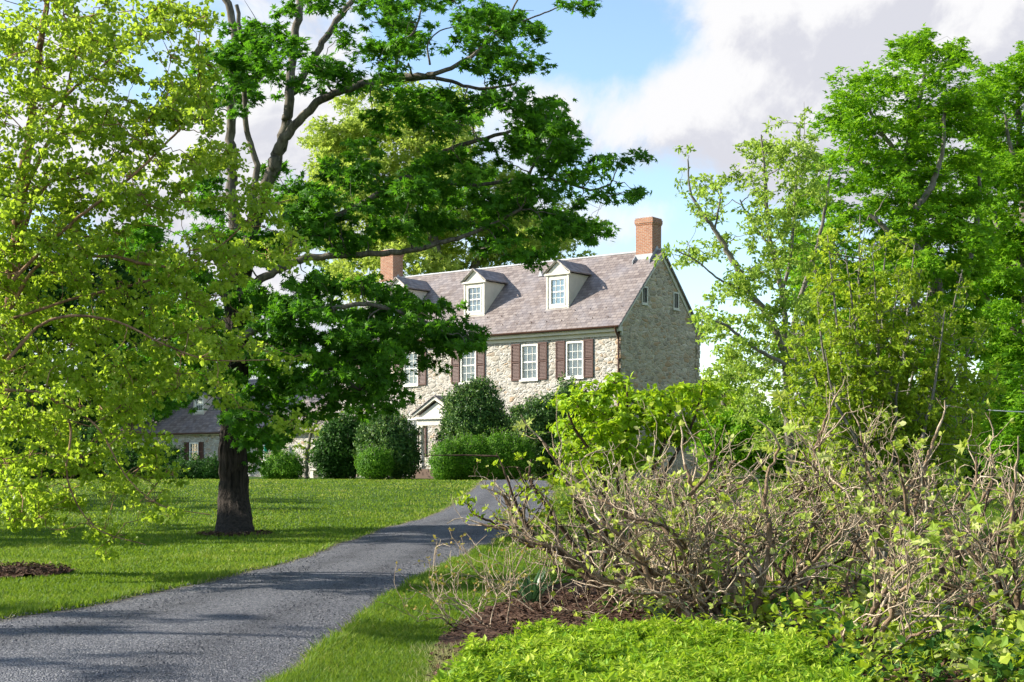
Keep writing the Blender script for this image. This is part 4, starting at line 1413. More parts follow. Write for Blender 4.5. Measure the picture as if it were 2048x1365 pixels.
ells = [(1850, 88, 30, 22), (1815, 90, 24, 18), (1800, 120, 24, 24), (1860, 120, 40, 24), (1915, 105, 26, 20), (1900, 140, 40, 24), (1840, 160, 50, 24), (1785, 155, 20, 20),
        (1730, 160, 26, 18), (1700, 180, 30, 24), (1740, 200, 26, 20), (1670, 210, 26, 30), (1710, 235, 40, 22), (1680, 260, 30, 26), (1780, 210, 26, 18), (1860, 205, 50, 28), (1920, 190, 40, 30), (1800, 250, 36, 24), (1860, 260, 46, 28),
        (1920, 250, 40, 26), (1740, 280, 40, 24), (1690, 310, 40, 26), (1650, 340, 30, 24), (1770, 320, 40, 26), (1880, 320, 44, 26), (1930, 320, 34, 30), (1830, 300, 26, 18), (1720, 360, 44, 26), (1660, 390, 50, 26), (1620, 420, 40, 30),
        (1780, 385, 40, 26), (1840, 370, 30, 20), (1900, 390, 44, 28), (1930, 440, 40, 40), (1700, 420, 50, 28), (1770, 440, 50, 28), (1840, 440, 44, 28), (1880, 470, 44, 24), (1620, 470, 40, 30), (1680, 480, 50, 28), (1740, 500, 50, 28), (1820, 500, 40, 24),
        (1620, 530, 40, 40), (1690, 550, 50, 30), (1760, 560, 50, 30), (1830, 560, 46, 30), (1900, 540, 46, 34), (1640, 600, 50, 34), (1720, 620, 60, 34), (1800, 630, 60, 34), (1880, 620, 40, 34), (1930, 580, 40, 40),
        (1660, 680, 60, 40), (1750, 700, 60, 40), (1830, 710, 50, 40), (1900, 700, 40, 40), (1700, 770, 60, 40), (1790, 780, 60, 40), (1870, 790, 50, 40), (1940, 680, 40, 50), (1680, 840, 70, 40), (1780, 850, 70, 40), (1870, 870, 60, 40), (1640, 760, 50, 40), (1950, 780, 50, 50), (1620, 690, 40, 50), (1600, 560, 24, 40), (1790, 330, 40, 30), (1830, 400, 40, 30), (1860, 440, 40, 30), (1790, 470, 40, 30), (1850, 530, 40, 30), (1780, 530, 40, 30), (1870, 340, 30, 30), (1950, 500, 40, 40), (1940, 380, 30, 40)]
cs = sub_clumps(ells, D, 4.6, 3.9, rng)
make_tree('field_maple_tree', 'tall bright green maple with pale limbs, to the right of the sparse tree', 'tree', (*P(1895, 985, D)[:2], float(G(0, D))), limbs, cs, 'bright_leaf', 'grey_bark', rng, TRI, .21, (.45, .9), 190, .55, .95, .5, .25, 4, branch_r=.016, bare=14, loose=.42)

rng = R(72)
D = 60.0
limbs = [px_limb([(2080, 975, 24), (2075, 800, 20), (2060, 600, 16), (2050, 430, 11), (2040, 300, 7), (2035, 180, 4)], D), px_limb([(2060, 560, 9), (2000, 460, 6), (1975, 380, 3)], D - 2), px_limb([(2055, 500, 8), (2110, 400, 6), (2130, 280, 3)], D),
         px_limb([(2070, 700, 9), (1990, 620, 6), (1950, 560, 4)], D - 1), px_limb([(2045, 350, 5), (2020, 290, 4), (2010, 230, 2)], D - 2)]
ells = [(2045, 125, 40, 26), (2010, 150, 36, 24), (1985, 180, 34, 24), (2060, 180, 60, 26), (2000, 230, 44, 26), (2060, 250, 50, 30), (1970, 280, 34, 26), (2030, 310, 50, 28), (2090, 330, 60, 40), (1980, 350, 40, 24), (2040, 390, 50, 26), (1990, 430, 46, 30),
        (2070, 450, 50, 36), (2000, 500, 50, 34), (2060, 540, 50, 36), (1990, 570, 50, 34), (2050, 620, 60, 36), (1980, 650, 50, 40), (2060, 700, 60, 40), (1990, 730, 50, 40), (2050, 790, 60, 40), (1980, 810, 50, 40), (2120, 200, 60, 80), (2130, 500, 60, 120), (2130, 750, 60, 100), (1965, 300, 40, 50), (1955, 400, 40, 50), (1965, 500, 40, 50), (1975, 600, 40, 50), (2030, 460, 40, 40), (2020, 560, 40, 40), (1960, 220, 30, 30), (2040, 350, 40, 40), (2030, 680, 50, 50)]
cs = sub_clumps(ells, D, 4.6, 2.9, rng)
make_tree('field_maple_tree', 'bright green maple cut by the right edge of the photo, behind the low dark tree', 'tree', (*P(2080, 975, D)[:2], float(G(0, D))), limbs, cs, 'bright_leaf', 'grey_bark', rng, TRI, .25, (.6, 1.1), 190, .55, .95, .5, .25, 4, branch_r=.016, bare=10, loose=.42)

# low dark tree at the right edge
rng = R(73)
D = 43.0
ells = [(2030, 760, 40, 26), (1990, 810, 34, 26), (2050, 820, 50, 36), (1985, 870, 34, 30), (2040, 880, 50, 30), (1995, 915, 36, 20), (2060, 925, 50, 24), (2100, 800, 60, 80)]
cs = sub_clumps(ells, D, 2.5, 3, rng)
make_tree('beech_tree', 'low dense mid green tree with drooping layers at the right edge', 'tree', (*P(2060, 995, D)[:2], float(G(0, D))), [px_limb([(2060, 995, 12), (2058, 900, 10), (2050, 800, 6), (2040, 740, 3)], D)], cs, 'bright_leaf', 'grey_bark', rng, TRI, .20, (.5, .9), 190, .5, .95, .4, .4, 3, branch_r=.014)

# tall upright shrub rising behind the hydrangeas
rng = R(81)
D = 23.5
base = np.array([(1760 - 1024) / F * D, D, 0.0])
limbs = []
tops = [(1600, 640), (1630, 540), (1655, 470), (1690, 500), (1720, 430), (1745, 500), (1775, 470), (1800, 540), (1830, 480), (1860, 560), (1890, 620), (1925, 540), (1960, 650), (1650, 700), (1580, 760), (1900, 760), (1700, 620), (1820, 660), (1985, 760)]
for (tx, ty) in tops:
    d = D + rng.uniform(-1.2, 1.2)
    bx_ = 1760 + (tx - 1760) * .22 + rng.uniform(-20, 20)
    m1 = (bx_ + (tx - bx_) * .35 + rng.uniform(-12, 12), 900)
    m2 = (bx_ + (tx - bx_) * .72 + rng.uniform(-12, 12), (900 + ty) / 2)
    limbs.append(px_limb([(bx_, 1128, 4.2), (*m1, 3.4), (*m2, 2.5), (tx, ty, 1.0)], d))
ells = []
for (tx, ty) in tops:
    bx_ = 1760 + (tx - 1760) * .22
    for f in np.linspace(0.04, .95, 11):
        x_ = tx + (bx_ - tx) * f * .8
        y_ = ty + (1060 - ty) * f * .85
        ells.append((x_ + rng.uniform(-18, 18), y_ + rng.uniform(-10, 10), 15 + 26 * f, 24))
cs = sub_clumps(ells, D, 1.2, 25, rng)
make_tree('upright_shrub', 'tall upright shrub with thin stems and small yellow green leaves behind the bare hydrangeas', 'shrub', base, limbs, cs, 'yellow_leaf', 'grey_bark', rng, OVAL, .088, (.14, .30), 60, 1.2, .5, .9, -.3, 3, branch_r=.006, bare=14)

# far wood that closes the view low down behind everything
rng = R(91)
wd = Geo()
n = 30000
x_ = rng.uniform(-75, 110, n)
y_ = 150 + rng.normal(0, 4, n)
hmax = 7.0 + 2.5 * np.sin(x_ * .13) + 1.5 * np.sin(x_ * .37 + 1)
z_ = 1 + hmax * rng.random(n) ** .8
put_leaves(wd, np.stack([x_, y_, z_], -1), rng.uniform(.9, 1.7, n), rng, TRI, .7, .8, .3)
tag(wd.build('far_wood', M['back_leaf']), kind='stuff')
for (px_, top_, wd_, D, lm, lab) in [(1445, 690, 60, 84, 'back_leaf', 'hazy light green tree low behind the right corner of the gable'),
                              (1660, 800, 100, 75, 'deep_leaf', 'dark rounded tree low behind the sparse pale tree'),
                              (1800, 770, 130, 72, 'deep_leaf', 'dark mass of a tree low behind the bright maple trunk')]:
    rng = R(int(px_))
    el_ = []
    for q in range(12):
        a = rng.random() * 6.28
        r = math.sqrt(rng.random())
        el_.append((px_ + wd_ * .7 * r * math.cos(a), (top_ + 940) / 2 + (940 - top_) * .4 * r * math.sin(a), wd_ * .4, (940 - top_) * .16))
    cs = sub_clumps(el_, D, 3, .6, rng)
    make_tree('field_tree', lab, 'tree', ((px_ - 1024) / F * D, D, 1.0), [px_limb([(px_, 957, 8), (px_ + 4, 850, 6), (px_ - 3, top_ + 50, 3)], D)], cs, lm, 'grey_bark', rng, TRI, .32, (.8, 1.4), 170, .7, .7, .7, .3, 2, branch_r=.02)

# trees outside the frame on the left: their long shadows lie over the lawn and the drive
for k, (x_, y_, h_, r_, nc, lab) in enumerate([(-22.0, 33.0, 12.5, 4.0, 140, 'maple on the lawn beyond the left edge of the photo, beside the big dark maple'),
                                               (-27.0, 45.5, 12.0, 4.4, 80, 'maple on the lawn far beyond the left edge, level with the middle of the lawn'),
                                               (-20.0, 14.8, 11.0, 2.6, 15, 'young thin maple beyond the left edge, beside the near end of the drive')]):
    rng = R(400 + k)
    u = ball(rng, nc, .45)
    cs = np.array([x_, y_, h_ * .6]) + u * np.array([r_, r_, h_ * .38])
    gz_ = float(G(x_, y_))
    make_tree('shade_tree', lab, 'tree', (x_, y_, gz_), [[(x_, y_, gz_, .25), (x_ + .1, y_, h_ * .35, .2), (x_ - .1, y_ + .1, h_ * .65, .12), (x_, y_, h_ * .9, .04)]], cs, 'maple_leaf', 'grey_bark', rng, TRI, .24, (.5, .9), 100, .5, .95, .5, .35, 3)

# ------------------------------------------------------------------ shrubs along the house
def make_bush(name, label, cat, blobs, D, leafm, rng, tmpl, leaf, per_m2, thick=.18, lumps=.12, group=None, stem=True, up=.2, outk=1.2, rand=.6, tuft=0, droop=0.0):
    """dense shrub: blobs (px, py, rx, ry[, depth]) are overlapping rounded masses"""
    b0 = blobs[0]
    base = np.array([(b0[0] - 1024) / F * D, D, float(G(0, D))])
    root = thing(name, label, cat, base, 0, group)
    fo, tw = Geo(), Geo()
    cen = []
    for b in blobs:
        d = b[4] if len(b) > 4 else D
        c = P(b[0], b[1], d)
        r = np.array([b[2] / F * d, (b[2] + b[3]) / 2 / F * d, b[3] / F * d])
        cen.append((c, r))
    for c, r in cen:
        area = 4 * math.pi * ((r[0] * r[1]) ** 1.6 / 3 + (r[0] * r[2]) ** 1.6 / 3 + (r[1] * r[2]) ** 1.6 / 3) ** (1 / 1.6)
        n = int(area * per_m2)
        u = norm(rng.normal(size=(n, 3)))
        lump = np.array([mnoise.noise(Vector((a * 2.6 + c[0], b_ * 2.6 + c[1], e * 2.6))) for a, b_, e in u]) * lumps * 2
        depth_in = rng.random(n) ** 2 * thick / r.mean()
        pos = c + u * r * (1 + lump - depth_in)[:, None]
        keep = pos[:, 2] > float(G(0, D)) - .05
        for k, (c2, r2) in enumerate(cen):
            if c2 is not c:
                keep &= (((pos - c2) / r2) ** 2).sum(1) > .5
        pos, u2 = pos[keep], u[keep]
        tone = np.clip(rng.normal(.5, .22, len(pos)), 0, 1)
        put_leaves(fo, pos, rng.uniform(.7, 1.25, len(pos)) * leaf, rng, tmpl, up, rand, droop, u2, outk, rnd=tone)
        if tuft:
            m = int(area * tuft)
            u3 = norm(rng.normal(size=(m, 3)) + np.array([0, 0, .6]))
            for k in range(m):
                s = c + u3[k] * r * .95
                L = rng.uniform(.15, .5)
                dr = norm(u3[k] + np.array([0, 0, .7]) + rng.normal(size=3) * .25)
                fo.tube([s, s + dr * L * .5, s + dr * L], [.008, .006, .004], 3, 1)
                kk = 16
                pp = s + dr * L * rng.random((kk, 1)) + rng.normal(size=(kk, 3)) * .05
                if pp[0, 2] > base[2]:
                    put_leaves(fo, pp, rng.uniform(.7, 1.2, kk) * leaf, rng, tmpl, .3, .9, -.3)
        # leafy inner mass, so that the bush is not a hollow shell
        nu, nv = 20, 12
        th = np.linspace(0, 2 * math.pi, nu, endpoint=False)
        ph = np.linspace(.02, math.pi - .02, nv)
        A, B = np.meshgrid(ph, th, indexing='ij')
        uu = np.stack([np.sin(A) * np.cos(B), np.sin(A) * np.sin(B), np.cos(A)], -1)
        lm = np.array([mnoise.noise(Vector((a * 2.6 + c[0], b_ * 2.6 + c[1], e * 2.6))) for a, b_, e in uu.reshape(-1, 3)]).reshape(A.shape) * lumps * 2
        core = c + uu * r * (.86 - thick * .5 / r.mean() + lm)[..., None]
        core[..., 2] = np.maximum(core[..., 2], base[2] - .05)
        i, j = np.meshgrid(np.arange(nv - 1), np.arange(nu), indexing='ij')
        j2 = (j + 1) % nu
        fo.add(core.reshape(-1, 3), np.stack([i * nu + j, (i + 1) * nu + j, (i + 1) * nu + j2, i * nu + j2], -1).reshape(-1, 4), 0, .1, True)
    if stem:
        for k in range(3):
            c, r = cen[k % len(cen)]
            x_ = c[0] + rng.uniform(-.4, .4) * r[0]
            tw = Geo()
            tw.tube([(x_, c[1], base[2] - .05), (x_ + rng.uniform(-.1, .1), c[1], base[2] + .3 * r[2]), (c[0] + rng.uniform(-.3, .3) * r[0], c[1], c[2] + r[2] * .3)], [.05, .04, .02], 5)
            tw.build('stem', M['grey_bark'], root, base)
    fo.build('foliage', [M[leafm], M['grey_bark']], root, base)
    return root


R = np.random.default_rng
make_bush('boxwood_bush', 'round clipped boxwood ball in front of the big dark shrub left of the portico', 'bush', [(750, 930, 37, 33)], 62.3, 'box_leaf', R(101), OVAL, .085, 700, .14, .08, tuft=5)
make_bush('holly_bush', 'large rounded dark evergreen shrub just left of the portico columns', 'bush', [(780, 895, 56, 62), (760, 872, 38, 42), (806, 925, 32, 38), (745, 905, 30, 50)], 64.2, 'holly_leaf', R(102), OVAL, .13, 330, .35, .12, tuft=9)
make_bush('holly_bush', 'tall loose evergreen shrub hiding the right half of the portico', 'bush', [(945, 850, 56, 50), (918, 826, 28, 36), (962, 805, 34, 36), (985, 850, 34, 34), (935, 802, 26, 24), (915, 880, 34, 34)], 64.0, 'holly_leaf', R(103), OVAL, .13, 330, .35, .14, tuft=16)
make_bush('holly_bush', 'dark evergreen shrub under the first floor windows, left of the lime shrub', 'bush', [(1065, 860, 50, 50), (1100, 835, 40, 40), (1130, 880, 50, 60), (1085, 910, 45, 50), (1150, 830, 40, 40), (1135, 795, 22, 30)], 63.0, 'holly_leaf', R(104), OVAL, .13, 320, .35, .12, tuft=10)
make_bush('boxwood_bush', 'narrow clipped boxwood at the left end of the long clipped hedge mass', 'bush', [(893, 926, 33, 44)], 60.6, 'box_leaf', R(105), OVAL, .085, 700, .14, .08, tuft=5)
make_bush('boxwood_bush', 'long clipped boxwood mass with a billowing top at the end of the drive', 'bush', [(945, 922, 52, 48), (1000, 915, 46, 46), (1035, 920, 36, 42), (925, 930, 36, 40), (975, 935, 50, 36)], 61.2, 'box_leaf', R(106), OVAL, .085, 700, .15, .10, tuft=5)
make_bush('holly_bush', 'dark shrub with bronze tips between the young tree and the big evergreen', 'bush', [(680, 895, 40, 55), (660, 920, 34, 40), (705, 870, 26, 36), (690, 935, 30, 30)], 66.0, 'deep_leaf', R(107), OVAL, .14, 300, .3, .14, tuft=9)
make_bush('boxwood_bush', 'rounded boxwood right of the thick trunk, under the flag', 'bush', [(572, 936, 36, 32), (545, 940, 24, 26)], 64.5, 'box_leaf', R(108), OVAL, .095, 600, .15, .10, tuft=5)
make_bush('yew_bush', 'low dark spreading yew left of the thick trunk', 'bush', [(410, 945, 46, 26), (370, 948, 36, 22), (440, 948, 30, 22)], 65.0, 'deep_leaf', R(109), OVAL, .12, 420, .25, .12, tuft=6)
make_bush('yew_bush', 'dark yew below the left end of the low wing', 'bush', [(330, 930, 40, 36), (290, 935, 40, 36), (250, 935, 40, 34)], 67.0, 'deep_leaf', R(110), OVAL, .13, 380, .25, .12, tuft=6)
make_bush('laurel_bush', 'broad dark laurel across the lawn behind the birch, at the left edge', 'bush', [(120, 920, 90, 50), (40, 910, 80, 56), (190, 915, 50, 50), (-60, 900, 90, 70)], 70.0, 'deep_leaf', R(111), OVAL, .17, 230, .35, .12, tuft=4)

# shrubs low on the right, across the lawn
for k, (bl, D, lm, lab) in enumerate([
        ([(1960, 935, 60, 40), (2040, 930, 60, 46)], 56, 'deep_leaf', 'dark shrub at the foot of the right hand maple, at the right edge'),
        ([(1690, 920, 60, 50), (1620, 925, 60, 46)], 58, 'deep_leaf', 'dark shrub across the lawn behind the upright shrub'),
        ([(1490, 880, 60, 60), (1550, 900, 50, 60), (1430, 890, 40, 50)], 57, 'bright_leaf', 'mid green shrub across the lawn right of the gable')]):
    make_bush('field_shrub', lab, 'bush', bl, D, lm, R(120 + k), OVAL, .17, 220, .4, .15, tuft=5)

LEAFY = T([(0, 0, 0), (-.24, .30, .05), (-.17, .66, .03), (0, 1, -.12), (.17, .66, .03), (.24, .30, .05), (0, .5, -.02)], [(0, 6, 1), (6, 2, 1), (6, 3, 2), (0, 5, 6), (6, 5, 4), (6, 4, 3)])
# lime green shrub in front of the gable
rng = R(131)
D = 26.0
lb = np.array([(1260 - 1024) / F * D, D, 0.0])
limbs = []
for (bx_, pts) in ((1250, [(1235, 960), (1228, 870), (1190, 800)]), (1262, [(1255, 980), (1250, 890), (1255, 800), (1250, 770)]), (1275, [(1300, 960), (1330, 880), (1345, 800)]), (1285, [(1330, 950), (1380, 860), (1405, 780)]), (1240, [(1200, 940), (1150, 860), (1125, 800)]), (1255, [(1210, 1000), (1170, 930), (1140, 900)])):
    limbs.append(px_limb([(bx_, 1108, 4.2), *[(x_, y_, 3.6 - .8 * k) for k, (x_, y_) in enumerate(pts)]], D + rng.uniform(-.5, .5)))
ells = [(1145, 800, 34, 26), (1180, 785, 40, 22), (1230, 775, 44, 20), (1200, 815, 60, 30), (1280, 790, 40, 20), (1260, 820, 50, 30), (1310, 810, 40, 24), (1340, 800, 36, 20), (1390, 785, 34, 26), (1420, 770, 22, 18), (1410, 810, 30, 24), (1360, 840, 46, 24),
        (1150, 850, 36, 30), (1220, 860, 60, 30), (1290, 860, 50, 26), (1140, 890, 26, 14), (1180, 900, 40, 20), (1330, 870, 40, 20), (1250, 895, 40, 18), (1390, 850, 30, 20), (1430, 800, 16, 20), (1220, 930, 60, 24), (1160, 940, 30, 20), (1290, 920, 40, 20)]
cs = sub_clumps(ells, D, 1.3, 27, rng)
make_tree('lime_shrub', 'bright lime green shrub with drooping oval leaves in front of the house gable', 'shrub', lb, limbs, cs, 'lime_leaf', 'dark_twig', rng, LEAFY, .15, (.18, .38), 44, .6, .6, .6, .9, 3, branch_r=.008, sway=.5)

# green leafy shrub with dark stems at the drive, left of the hydrangeas
rng = R(132)
D = 16.5
lb = np.array([(1180 - 1024) / F * D, D, 0.0])
limbs = [px_limb(p, D + rng.uniform(-.6, .6)) for p in (
    [(1230, 1200, 6), (1160, 1130, 5.2), (1080, 1085, 4.6), (1045, 1035, 3.4), (1022, 980, 2.6), (1006, 935, 1.8), (992, 905, 1.0)],
    [(1080, 1085, 4), (1030, 1062, 3.2), (985, 1045, 2.5), (950, 1030, 1.8), (935, 1012, 1.2)],
    [(1210, 1190, 6), (1140, 1080, 5), (1090, 1010, 4), (1060, 960, 3), (1062, 920, 2)], [(1200, 1190, 5), (1170, 1060, 4), (1140, 980, 3), (1120, 920, 2)],
    [(1205, 1190, 5), (1210, 1060, 4), (1190, 980, 3), (1165, 940, 2)], [(1040, 1030, 3), (1058, 990, 2.4), (1065, 950, 1.6)])]
ells = [(1020, 935, 22, 10), (1050, 930, 20, 12), (1080, 935, 26, 14), (1105, 950, 30, 20), (1060, 955, 30, 14), (1130, 935, 26, 16), (1150, 970, 34, 24), (1100, 985, 34, 18), (1160, 1010, 40, 20), (1040, 975, 18, 10), (1070, 1010, 30, 14),
        (1020, 1030, 16, 10), (1110, 1030, 36, 16), (940, 1015, 5, 6), (955, 1032, 8, 5), (1000, 1050, 14, 6), (1010, 980, 10, 10), (1180, 950, 30, 22), (1190, 1040, 40, 26)]
cs = sub_clumps(ells, D, .8, 26, rng)
make_tree('privet_shrub', 'green leafy shrub with dark leaning stems reaching over the drive edge', 'shrub', lb, limbs, cs, 'yellow_leaf', 'dark_twig', rng, OVAL, .082, (.11, .20), 26, .8, .5, .8, -.2, 3, branch_r=.006, bare=3)

# ------------------------------------------------------------------ foreground: bare hydrangeas
def twig_shoot(ge, p, d, ln, r, level, rng, tips, droop=0.05, mats=(0, 0), crook=.38, dens=1.0):
    n = max(4, int(ln / .085))
    pts = [p]
    step = ln / n
    for k in range(n):
        d = norm(d + rng.normal(size=3) * crook * (.72 if level == 0 else 1.05) * .75 + np.array([0, 0, (.10 if d[2] < .25 else .02)]))
        pts.append(pts[-1] + d * step)
    pts = np.array(pts)
    pts[:, 2] = np.maximum(pts[:, 2], .03)
    rd = np.linspace(r, max(.0026, r * .42), n + 1)
    if level == 0:
        rd *= 1 + .12 * rng.normal(size=n + 1)
    ge.tube(pts, rd, 6 if r > .011 else 4 if r > .005 else 3, mats[0] if level == 0 else mats[1], np.clip(rng.normal(.55, .22), 0, 1))
    tips.append((pts[-1], norm(pts[-1] - pts[-2]), level))
    if level >= 3:
        return
    first = int(n * .38) if level == 0 else 1
    for k in range(first, n):
        m = rng.poisson((1.3, .55, .28)[level] * dens)
        for _ in range(m):
            dd = norm(pts[k + 1] - pts[k])
            side = norm(np.cross(dd, rng.normal(size=3)))
            nd = norm(dd * rng.uniform(.3, .9) + side * rng.uniform(.5, 1.0) + np.array([0, 0, rng.uniform(.0, .55)]))
            L = (rng.uniform(.35, 1.15), rng.uniform(.16, .5), rng.uniform(.06, .18))[level] * (1.15 - .5 * k / n)
            twig_shoot(ge, pts[k], nd, L, max(.0034, rd[k] * rng.uniform(.45, .72)), level + 1, rng, tips, droop, mats, crook, dens)


def guided(ge, pts, D, rng, tips, dens):
    """a limb whose course is known, with side twigs"""
    s = spline(px_limb(pts, D), 6)
    p, rd = s[:, :3], s[:, 3]
    p[1:] += rng.normal(size=(len(p) - 1, 3)) * np.array([.010, .03, .010])
    ge.tube(p, rd * (1 + .1 * rng.normal(size=len(rd))), 8, 0, float(rng.uniform(.4, .9)))
    for k in range(5, len(p) - 1):
        dd = norm(p[k + 1] - p[k])
        for _ in range(rng.poisson(.8 * dens)):
            nd = norm(dd * .5 + norm(np.cross(dd, rng.normal(size=3))) * .7 + np.array([0, 0, .55]))
            twig_shoot(ge, p[k], nd, rng.uniform(.3, .95), max(.0045, rd[k] * rng.uniform(.3, .6)), 1, rng, tips, mats=(0, 1), dens=dens)
    twig_shoot(ge, p[-1], norm(p[-1] - p[-2]), .4, rd[-1], 1, rng, tips, mats=(0, 1), dens=dens)


def make_hydrangea(name, label, base, stems, rng, big=10, leafsize=.062, leafp=.6, group='bare hydrangea bushes in the bed', dens=1.0, mats=('brown_twig', 'twig'), leafm='hyd_leaf', guides=()):
    root = thing(name, label, 'bush', base, 0, group)
    ge, lf, tips = Geo(), Geo(), []
    for (dx, dy, dz, ln, r) in stems:
        p = base + np.array([rng.normal() * .10, rng.normal() * .10, -.03])
        twig_shoot(ge, p, norm(np.array([dx, dy, dz])), ln, r, 0, rng, tips, mats=(0, 1), dens=dens)
    for (D_, g_) in guides:
        guided(ge, g_, D_, rng, tips, dens)
    P0 = np.array([t[0] for t in tips])
    D0 = np.array([t[1] for t in tips])
    ok = rng.random(len(P0)) < leafp
    for k in np.nonzero(ok)[0]:
        m = rng.integers(2, 6)
        al = np.tile(D0[k], (m, 1)) + rng.normal(size=(m, 3)) * .55
        al[:, 2] += .25
        put_leaves(lf, np.tile(P0[k], (m, 1)), rng.uniform(.45, 1.25, m) * leafsize, rng, BROAD if rng.random() < .6 else OVAL, .5, .7, 0, along=norm(al), rnd=np.clip(rng.normal(.55, .25, m), 0, 1))
    if big:
        idx = rng.choice(len(P0), min(big, len(P0)), replace=False)
        for k in idx:
            m = rng.integers(2, 4)
            al = np.tile(D0[k] * .5, (m, 1)) + rng.normal(size=(m, 3)) * .8
            put_leaves(lf, np.tile(P0[k], (m, 1)), rng.uniform(.11, .20, m), rng, LOBED, .9, .5, .3, along=norm(al), rnd=rng.random(m))
    ge.build('branches', [M[mats[0]], M[mats[1]]], root, base)
    lf.build('leaves', M[leafm], root, base)
    return root


def fan(rng, n, lean, spread, ln, r):
    o_ = []
    for k in range(n):
        a = rng.uniform(0, 2 * math.pi)
        t = spread * math.sqrt(rng.random()) * (1.8 if k % 3 == 0 else 1.0)
        o_.append((math.cos(a) * t + lean[0], math.sin(a) * t * .8 + lean[1], 1.0, rng.uniform(*ln), rng.uniform(*r)))
    return o_


GUIDES = [
    [(16.3, [(1250, 1212, 10), (1190, 1162, 9), (1110, 1102, 8), (1060, 1075, 7), (1030, 1040, 5), (1008, 990, 3)]), (16.0, [(1262, 1215, 8), (1230, 1120, 7), (1180, 1040, 5), (1130, 960, 3), (1085, 880, 2)]), (16.2, [(1110, 1102, 6), (1060, 1090, 5), (1010, 1060, 4), (960, 1050, 2)])],
    [(13.8, [(1445, 1275, 10), (1400, 1205, 9), (1345, 1155, 8), (1290, 1142, 7), (1240, 1162, 6), (1185, 1150, 5), (1120, 1100, 4), (1060, 1085, 3)]), (13.9, [(1500, 1275, 12), (1470, 1200, 11), (1432, 1140, 9), (1400, 1075, 7), (1388, 1000, 5), (1372, 930, 3)]),
     (13.7, [(1510, 1278, 9), (1440, 1245, 9), (1370, 1228, 8), (1310, 1180, 6), (1270, 1100, 5), (1200, 1040, 3)]), (13.8, [(1490, 1275, 10), (1520, 1180, 8), (1540, 1080, 6), (1530, 980, 4), (1560, 900, 3)])],
    [], [(14.9, [(1590, 1250, 9), (1600, 1130, 8), (1640, 1010, 6), (1630, 900, 4), (1660, 820, 2)])],
    [(14.6, [(1738, 1262, 11), (1770, 1150, 10), (1802, 1070, 8), (1830, 1015, 7), (1850, 945, 5), (1872, 870, 3)]), (14.7, [(1800, 1075, 6), (1765, 1000, 5), (1735, 930, 3), (1720, 870, 2)])],
    [(15.4, [(1842, 1232, 9), (1848, 1190, 9), (1900, 1120, 7), (1975, 1080, 6), (2035, 1030, 4), (2060, 960, 2)]), (15.5, [(1900, 1120, 5), (1960, 1010, 4), (1985, 950, 3), (1975, 890, 2)])],
    [(12.9, [(2000, 1345, 8), (1975, 1270, 7), (1945, 1200, 5), (1950, 1130, 3)]), (12.6, [(2040, 1330, 7), (2035, 1200, 6), (2020, 1060, 5), (2030, 960, 3)])], []]
for k, (bx_, by_, n, lean, spread, ln, lab, seed) in enumerate([
        (1262, 1195, 6, (-.45, 0), .8, (1.1, 1.8), 'bare hydrangea sprawling left from the bed towards the drive edge', 201),
        (1440, 1262, 13, (-.30, 0), 1.0, (1.5, 2.3), 'largest tangled bare hydrangea with peeling tan stems in the middle of the bed', 202),
        (1400, 1200, 8, (.1, 0), .6, (1.7, 2.4), 'bare hydrangea standing behind the largest tangled one, in front of the lime shrub', 203),
        (1590, 1235, 9, (.0, 0), .7, (1.6, 2.4), 'dense upright bare hydrangea right of the largest tangled one', 204),
        (1735, 1255, 7, (.25, 0), .7, (1.5, 2.3), 'bare hydrangea with a dark forked stem leaning right over the shaded lawn', 205),
        (1840, 1225, 6, (.6, 0), .7, (1.4, 2.1), 'open sparse bare hydrangea with long arching twigs before the lawn', 206),
        (2030, 1300, 6, (-.1, 0), .6, (1.0, 1.8), 'leafing hydrangea with pale upright stems at the right edge of the bed', 207),
        (1700, 1335, 6, (.0, 0), .8, (.5, 1.0), 'low leafy young hydrangea in front of the dark forked one', 208)]):
    rng = R(seed)
    b = on_ground(bx_, by_)
    st_ = fan(rng, n, lean, spread, ln, (.016, .034))
    make_hydrangea('hydrangea_bush', lab, b, st_, rng, big=(8, 20, 12, 16, 14, 9, 14, 6)[k], leafp=(.36, .36, .38, .42, .38, .32, .5, .6)[k], dens=(.6, .75, .62, .7, .62, .55, .6, .65)[k], guides=GUIDES[k])

# small azaleas with bronze buds at the bed's left edge
for k, (bx_, by_, n, lab, seed) in enumerate([
        (1090, 1232, 6, 'small leggy azalea with pale forked stems at the left of the mulch bed', 211),
        (985, 1262, 7, 'low sprawling azalea with bronze buds lying over the mulch bed corner', 212)]):
    rng = R(seed)
    b = on_ground(bx_, by_)
    make_hydrangea('azalea_bush', lab, b, fan(rng, n, (-.35, 0), (.9, 1.9)[k], (.45, .95), (.007, .011)), rng, big=0, leafsize=.034, leafp=.75, group='azaleas at the edge of the bed', dens=.62, mats=('twig', 'twig'), leafm='azalea_leaf')

